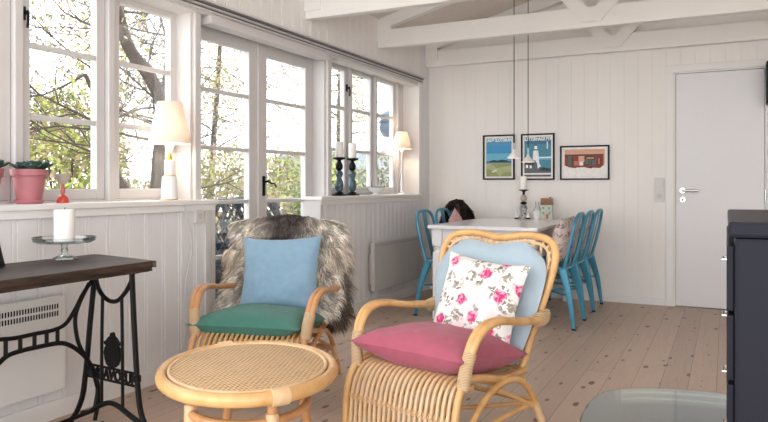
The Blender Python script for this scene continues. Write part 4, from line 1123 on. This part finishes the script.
def poster(x0, x1, z0, z1, label, layers, title=None, mat_w=.018):
    cx, cz = (x0 + x1) / 2, (z0 + z1) / 2; w, h = (x1 - x0) / 2, (z1 - z0) / 2
    t = thing('framed_poster', label, 'poster', (cx, YB - .0025, cz), group=None)
    bm = bmesh.new(); f = .014
    for lo, hi in (((-w, -h), (-w + f, h)), ((w - f, -h), (w, h)), ((-w + f, -h), (w - f, -h + f)), ((-w + f, h - f), (w - f, h))): box(bm, (lo[0], -.022, lo[1]), (hi[0], 0, hi[1]), .001)
    finish(bm, 'picture_frame', M['black'], t)
    bm = bmesh.new(); box(bm, (-w + f, -.008, -h + f), (w - f, -.002, h - f)); pp = finish(bm, 'poster_sheet', PC['paper'], t)
    iw, ih = w - f - mat_w, h - f - mat_w; names = []; bm = bmesh.new()
    for k, (cn, poly) in enumerate(layers):
        if cn not in names: names.append(cn)
        y = -.0085 - .00022 * k; vs = [bm.verts.new(((a * 2 - 1) * iw, y, (b_ * 2 - 1) * ih)) for a, b_ in poly]
        fc = bm.faces.new(vs); fc.material_index = names.index(cn)
    me = bpy.data.meshes.new('printed_picture'); bm.to_mesh(me); bm.free()
    for cn in names: me.materials.append(PC[cn])
    o = bpy.data.objects.new('printed_picture', me); COL.objects.link(o); o.parent = t
    if title: text_mesh('lettering', title[0], title[1], PC['white'], t, (0, -.0135, ih * title[2]), (PI / 2, 0, 0), .0004, title[3], .0018)
    return t
full = [(0, 0), (1, 0), (1, 1), (0, 1)]
def rect(a, b_, c, d): return [(a, b_), (c, b_), (c, d), (a, d)]
poster(.586, .905, 1.122, 1.562, 'blue sky and green meadow poster, leftmost on the back wall', [
    ('sky', full), ('sea', rect(0, .62, 1, 1)), ('sky', rect(0, .5, 1, .8)), ('sky2', rect(0, .38, 1, .6)), ('deep', rect(0, .35, 1, .40)),
    ('dark', [(.12, .38), (.14, .41), (.3, .43), (.45, .415), (.6, .44), (.72, .43), (.85, .41), (.88, .38)]),
    ('grass2', rect(0, 0, 1, .345)), ('grass', [(0, 0), (.55, 0), (.3, .15), (0, .2)]), ('grass', [(.4, .22), (1, .28), (1, .34), (.2, .33)]), ('paper', [(.2, .12), (.4, .18), (.45, .16), (.25, .1)]), ('grass', [(.55, 0), (1, 0), (1, .12), (.7, .1)])],
    ('KALØ SLOTSRUIN', .046, .89, .72))
poster(.969, 1.290, 1.118, 1.562, 'white lighthouse by the sea poster, middle of the back wall trio', [
    ('deep', full), ('teal', rect(0, .45, 1, .82)), ('sky2', rect(.45, .36, 1, .50)), ('teal', rect(.45, .22, 1, .42)), ('white', [(.5, .46), (1, .47), (1, .5), (.55, .49)]),
    ('white', [(.30, .35), (.56, .35), (.52, .66), (.34, .66)]), ('grey', [(.32, .66), (.54, .66), (.52, .69), (.34, .69)]), ('white', [(.37, .69), (.49, .69), (.47, .78), (.39, .78)]), ('dark', [(.36, .78), (.50, .78), (.43, .82)]),
    ('grey', [(0, .14), (1, .12), (.8, .2), (.55, .24), (.42, .4), (.30, .44), (.1, .42), (0, .44)]), ('dark', [(.0, .26), (.32, .26), (.4, .36), (.02, .40)]), ('white', rect(.05, .22, .14, .30)), ('white', rect(.2, .21, .28, .29)),
    ('white', [(.5, .20), (.62, .26), (.55, .36), (.46, .42)]), ('dark', [(.55, .16), (1, .14), (1, .18), (.7, .24)]), ('grey', rect(0, 0, 1, .13)), ('paper', rect(0, .05, 1, .09)), ('white', [(.84, .7), (.88, .7), (.88, .88), (.84, .88)])],
    ('SLETTERHAGE FYR', .044, .89, .74))
lay = [('peach', rect(.03, .40, .97, .98)), ('paper', rect(0, 0, 1, .33)), ('red', rect(.03, .40, .94, .78)), ('brown', rect(.03, .75, .94, .80)), ('peach', rect(.36, .52, .50, .74)), ('green', rect(.12, .34, .20, .74)), ('brown', rect(.20, .34, .24, .72)),
       ('pinkr', rect(.25, .40, .37, .56)), ('paper', rect(.38, .36, .47, .54)), ('brown', rect(.50, .38, .74, .72)), ('grey', rect(.52, .44, .60, .62)), ('green', rect(.62, .40, .66, .62)), ('peach', rect(.55, .64, .72, .68)), ('grey', rect(.68, .36, .76, .60)),
       ('brown', rect(.80, .40, .90, .70)), ('pinkr', rect(.82, .44, .86, .66)), ('red', [(.03, .40), (.20, .32), (.5, .34), (.86, .30), (.94, .40)]), ('brown', [(.14, .34), (.3, .31), (.32, .34)]), ('brown', [(.5, .33), (.66, .29), (.72, .34)])]
poster(1.343, 1.790, 1.117, 1.437, 'wide framed print of a red brick shop front, rightmost on the back wall', lay, None, .016)

# ================================================================== OUTSIDE
bm = bmesh.new(); box(bm, (-40, -25, -.35), (-.24, 45, -.25)); S(finish(bm, 'ground', M['ground']))
bm = bmesh.new(); box(bm, (-3.2, 2.0, -.25), (-.24, 7.5, -.06))
S(finish(bm, 'terrace_floor', mat('weathered_decking', (.30, .28, .26), .8, var=.2, scale=4, stretch=(1, 8, 1))))

def leaf_cloud(bm, c, r, n, size, rr, shell=.55):
    for _ in range(n):
        d = V((rr.gauss(0, 1), rr.gauss(0, 1), rr.gauss(0, 1))).normalized(); k = shell + (1 - shell) * rr.random()
        p = V(c) + V((d.x * r[0], d.y * r[1], d.z * r[2])) * k * (1 + .25 * noise.noise(d * 2.3 + V(c)))
        if p.z < -.24: p.z = -.24 + rr.random() * .2
        a = V((rr.gauss(0, 1), rr.gauss(0, 1), rr.gauss(0, 1))).normalized(); b_ = a.orthogonal().normalized(); s = size * rr.uniform(.6, 1.4)
        vs = [bm.verts.new(p + q) for q in (-a * s, b_ * s * .45, a * s, -b_ * s * .45)]
        f = bm.faces.new(vs)
        f.material_index = 0 if rr.random() < .62 else 1
def bush(name, label, cat, c, r, n, size, mats_, seed, stems=True):
    rr = random.Random(seed); t = thing(name, label, cat, (c[0], c[1], -.25), group=None)
    bm = bmesh.new(); leaf_cloud(bm, (0, 0, c[2] + .25), r, n, size, rr)
    me = bpy.data.meshes.new('foliage'); bm.to_mesh(me); bm.free()
    for m_ in mats_: me.materials.append(m_)
    o = bpy.data.objects.new('foliage', me); COL.objects.link(o); o.parent = t
    bm = bmesh.new()
    for k in range(9):
        a = rr.random() * 2 * PI; q = rr.uniform(.3, .8)
        tube(bm, catmull([(0.05 * math.cos(a), .05 * math.sin(a), 0), (r[0] * q * .4 * math.cos(a), r[1] * q * .4 * math.sin(a), (c[2] + .25) * .6), (r[0] * q * math.cos(a), r[1] * q * math.sin(a), c[2] + .25 + r[2] * .4)], 4), [.03 - .002 * i for i in range(9)], 6)
    finish(bm, 'branches', M['twig'], t, smooth=True)
    return t
bush('evergreen_shrub', 'yellow green leafy shrub rising outside the left windows', 'shrub', (-5.0, 6.15, .75), (.95, .95, 1.6), 12000, .042, [M['leafyl'], M['leafbr']], 2)
bush('evergreen_shrub', 'low bright green shrub outside the leftmost window', 'shrub', (-7.3, 5.8, .3), (.9, .9, 1.1), 5000, .05, [M['leafyl'], M['leafdk']], 3)
bush('garden_bush', 'brown green bush outside the window with the lit table lamp', 'bush', (-6.2, 9.0, .1), (1.3, 1.2, 1.1), 6000, .045, [M['leafbr'], M['leafyl']], 4)
bush('garden_bush', 'broad autumn bush outside the left leaf of the glazed door', 'bush', (-4.6, 8.9, .35), (1.3, 1.1, 1.35), 9000, .042, [M['leafbr'], M['leafyl']], 5)
bush('garden_bush', 'leafy bush outside the right leaf of the glazed door', 'bush', (-4.7, 11.6, .4), (1.4, 1.2, 1.5), 9000, .045, [M['leafyl'], M['leafbr']], 6)
bush('garden_bush', 'green bush outside the first far window pane', 'bush', (-3.3, 10.2, .3), (.9, .9, 1.15), 7000, .04, [M['leafyl'], M['leafdk']], 7)
bush('garden_bush', 'dark bush outside the middle far window pane', 'bush', (-3.3, 13.6, .4), (1.3, 1.1, 1.4), 8000, .05, [M['leafdk'], M['leafbr']], 8)

def tree(label, base_, pts, r0, r1, seed, nb=14, spread=2.2, depth=3, twigr=.03, splits=(), leaves=0):
    rr = random.Random(seed); t = thing('bare_tree', label, 'tree', base_, group='bare trees in the garden')
    path = catmull(pts, 6); n_ = len(path)
    bm = bmesh.new(); tube(bm, path, [r0 + (r1 - r0) * i / (n_ - 1) for i in range(n_)], 12)
    for sp in splits:
        P2 = catmull(sp[0], 6); tube(bm, P2, [sp[1] * (1 - .75 * i / (len(P2) - 1)) for i in range(len(P2))], 9)
    finish(bm, 'trunk', M['bark'], t, smooth=True)
    bm = bmesh.new()
    def grow(p, d, L, r, k):
        q = [p]; 
        for i in range(4):
            d = (d + V((rr.gauss(0, .16), rr.gauss(0, .16), rr.gauss(0, .12) + .03))).normalized(); q.append(q[-1] + d * L / 4)
        tube(bm, q, [r, r * .85, r * .7, r * .55, r * .4], 5, caps=False)
        if k > 0:
            for i in range(rr.choice((3, 4, 5))):
                s = q[rr.choice((1, 2, 3, 4))]; dd = (d + V((rr.gauss(0, .6), rr.gauss(0, .6), rr.gauss(0, .5)))).normalized()
                grow(s, dd, L * rr.uniform(.45, .75), r * .5, k - 1)
    src = path[n_ // 3:]
    for sp in splits: src = src + catmull(sp[0], 6)[3:]
    for k in range(nb):
        p = rr.choice(src); grow(p, V((rr.gauss(0, 1), rr.gauss(0, 1), rr.gauss(.2, .5))).normalized(), spread * rr.uniform(.4, 1), twigr * rr.uniform(.5, 1), depth)
    finish(bm, 'twigs', M['twig'], t)
    if leaves:
        bm = bmesh.new(); top_ = V(path[-1]); leaf_cloud(bm, (top_.x, top_.y, 3.2), (2.0, 2.0, 2.7), leaves, .036, rr, .1)
        me = bpy.data.meshes.new('dry_leaves'); bm.to_mesh(me); bm.free(); me.materials.append(M['leafbr']); me.materials.append(M['leafyl'])
        lo_ = bpy.data.objects.new('dry_leaves', me); COL.objects.link(lo_); lo_.parent = t
    return t
# dark thick trunk seen in the second window
tree('thick dark leaning tree trunk outside the second left window', (-2.75, 5.55, -.25), [(.0, .0, 0), (-.03, .04, .9), (-.02, .07, 1.6), (.02, .10, 2.1), (-.1, .0, 2.5), (-.35, -.15, 3.0), (-.6, -.3, 4.6)], .10, .06, 21, 22, 1.5, 3, .022, leaves=500,
     splits=[([(.08, 0, .9), (-.35, -.2, 1.35), (-.42, -.25, 1.9), (-.62, -.4, 2.5)], .085)])
tree('bare tree with long slanting branch outside the left window', (-6.2, 4.6, -.25), [(0, .9, 0), (0, .75, 2.0), (-.1, .3, 3.4), (-.1, -.5, 4.6), (0, -1.4, 5.6)], .10, .05, 33, 26, 2.2, 3, .022, leaves=1800)
tree('slender bare tree outside the left leaf of the glazed door', (-5.9, 7.6, -.25), [(0, 0, 0), (.05, 0, 2), (.0, .1, 4), (.1, .1, 6)], .07, .03, 44, 30, 2.0, 3, .018, leaves=3200)
tree('slender bare tree outside the right leaf of the glazed door', (-6.2, 10.4, -.25), [(0, 0, 0), (.1, 0, 2), (.1, .2, 4), (.3, .1, 6.5)], .07, .03, 55, 30, 2.4, 3, .018, leaves=2600)
tree('slender bare tree outside the far windows', (-5.0, 13.5, -.25), [(0, 0, 0), (-.1, 0, 2.5), (-.1, .2, 4.5), (.2, .1, 7)], .08, .03, 66, 28, 2.4, 3, .02, leaves=2600)

# neighbouring shed
t = thing('garden_shed', 'slate grey garden shed beyond the bushes outside the door', 'shed', (-7.2, 17.0, -.25), rad(15))
bm = bmesh.new(); box(bm, (-1.5, -1.2, 0), (1.5, 1.2, 1.75)); finish(bm, 'shed_walls', M['shed'], t)
bm = bmesh.new(); prism(bm, [(-1.4, 1.75), (1.4, 1.75), (0, 2.3)], 'x', -1.65, 1.65); finish(bm, 'shed_roof', M['shed'], t)

# hanging lantern outside the last window
t = thing('hanging_lantern', 'slate blue round lantern hanging outside the third far window', 'lantern', (-.62, 6.87, 1.60))
latho('globe', [(0, 0), (.05, .005), (.085, .05), (.095, .10), (.09, .15), (.085, .16)], M['lantern'], t)
latho('cap', [(.085, .165), (.10, .17), (.10, .185), (.07, .20), (.09, .215), (.085, .25), (.03, .29), (0, .30)], M['lantern'], t)
tubo('hanging_wire', [(0, 0, .295), (0, 0, .9)], .004, M['iron'], t, n=0, seg=6)

# dark woven terrace chairs
def terrace_chair(loc, rz, label):
    t = thing('wicker_terrace_chair', label, 'chair', loc, rz, group='dark wicker chairs on the terrace')
    bm = bmesh.new()
    for s in (-1, 1):
        tube(bm, catmull([(s * .28, -.28, 0), (s * .29, -.27, .4), (s * .30, -.2, .64), (s * .30, .05, .67), (s * .27, .27, .80), (s * .2, .34, .98)], 6), .02, 8)
        tube(bm, [(s * .26, .28, 0), (s * .25, .26, .45)], .02, 8)
    tube(bm, catmull([(-.2, .34, .98), (-.1, .36, 1.01), (.1, .36, 1.01), (.2, .34, .98)], 5), .02, 8)
    finish(bm, 'chair_frame', M['blackwicker'], t, smooth=True)
    bm = bmesh.new()
    def bk(u, v): return V(((-.25 + .5 * u) * (1 + .15 * math.sin(v * PI)), .25 + .10 * v - .06 * (1 - (2 * u - 1) ** 2) * -1, .42 + .58 * v))
    for k in range(-8, 13):
        for s in (0, 1):
            q = []
            for i in range(9):
                v = i / 8; u = k / 10 + (v * .5 if s else -v * .5) + (.0 if s else .4)
                if 0 <= u <= 1: q.append(bk(u, v))
            if len(q) > 1: tube(bm, q, .019, 5, flat_=(1, .3))
    finish(bm, 'woven_back', M['blackwicker'], t, smooth=True)
    bm = bmesh.new(); box(bm, (-.27, -.27, .12), (.27, .27, .36), .02); finish(bm, 'seat', M['blackwicker'], t)
    bm = bmesh.new(); box(bm, (-.25, -.26, .36), (.25, .22, .45), .03); box(bm, (-.235, .20, .40), (.235, .27, .72), .03); finish(bm, 'seat_pad', M['navy'], t)
    return t
tc_ = terrace_chair((-.64, 4.08, -.06), rad(-135), 'black wicker chair close outside the left leaf of the glazed door')
c = copy_tree(tc_); c.location = (-.95, 5.0, -.06); c.rotation_euler = (0, 0, rad(-160)); relabel(c, 'black wicker chair outside the right leaf of the glazed door')
c = copy_tree(tc_); c.location = (-1.7, 4.75, -.06); c.rotation_euler = (0, 0, rad(60)); relabel(c, 'black wicker chair farthest out on the terrace')
# white garden table
t = thing('garden_table', 'white slatted garden table on the lawn beyond the terrace', 'table', (-3.0, 6.8, -.25), rad(20))
bm = bmesh.new()
for k in range(9): box(bm, (-.75, -.42 + k * .095, 1.0), (.75, -.34 + k * .095, 1.03), .003)
finish(bm, 'table_top', M['whitewood'], t)
for sx in (-1, 1):
    for sy in (-1, 1):
        bm = bmesh.new(); box(bm, (sx * .66 - .03, sy * .34 - .03, 0), (sx * .66 + .03, sy * .34 + .03, 1.0), .004); finish(bm, 'leg', M['whitewood'], t)

# ================================================================== LIGHT AND WORLD
w = bpy.data.worlds.new('World'); scene.world = w; w.use_nodes = True
n = w.node_tree.nodes; l = w.node_tree.links; bg = n['Background']
tc = n.new('ShaderNodeTexCoord'); sp = n.new('ShaderNodeSeparateXYZ'); l.new(tc.outputs['Generated'], sp.inputs[0])
r = ramp(n, [(0.0, (0.80, 0.80, 0.78)), (0.5, (0.95, 0.96, 0.97)), (0.75, (0.90, 0.95, 1.0)), (1.0, (0.80, 0.90, 1.0))])
l.new(math_(n, l, 'MULTIPLY_ADD', sp.outputs['Z'], .5, .5), r.inputs['Fac']); l.new(r.outputs['Color'], bg.inputs['Color'])
bg.inputs['Strength'].default_value = 1.5
sun = bpy.data.lights.new('sun', 'SUN'); sun.energy = 1.5; sun.angle = rad(2); sun.color = (1, .93, .82)
so = bpy.data.objects.new('sun', sun); COL.objects.link(so)
so.rotation_euler = V((-.25, -.80, -.42)).to_track_quat('-Z', 'Y').to_euler()

cam = bpy.data.cameras.new('camera'); cam.sensor_width = 36; cam.lens = 688 / 768 * 36
cam.shift_x = 0; cam.shift_y = -(211 - 186) / 768
cam.clip_start = .05; cam.clip_end = 200
co = bpy.data.objects.new('camera', cam); COL.objects.link(co); co.location = (2.745, 0, 1.06); co.rotation_euler = (PI / 2, 0, rad(26.43))
scene.camera = co
vs = scene.view_settings; vs.view_transform = 'Standard'; vs.look = 'None'; vs.gamma = 1; vs.exposure = 1.62; vs.use_curve_mapping = False
scene.cycles.use_denoising = True
scene.cycles.max_bounces = 10; scene.cycles.diffuse_bounces = 6; scene.cycles.transparent_max_bounces = 16
scene.cycles.sample_clamp_indirect = 6
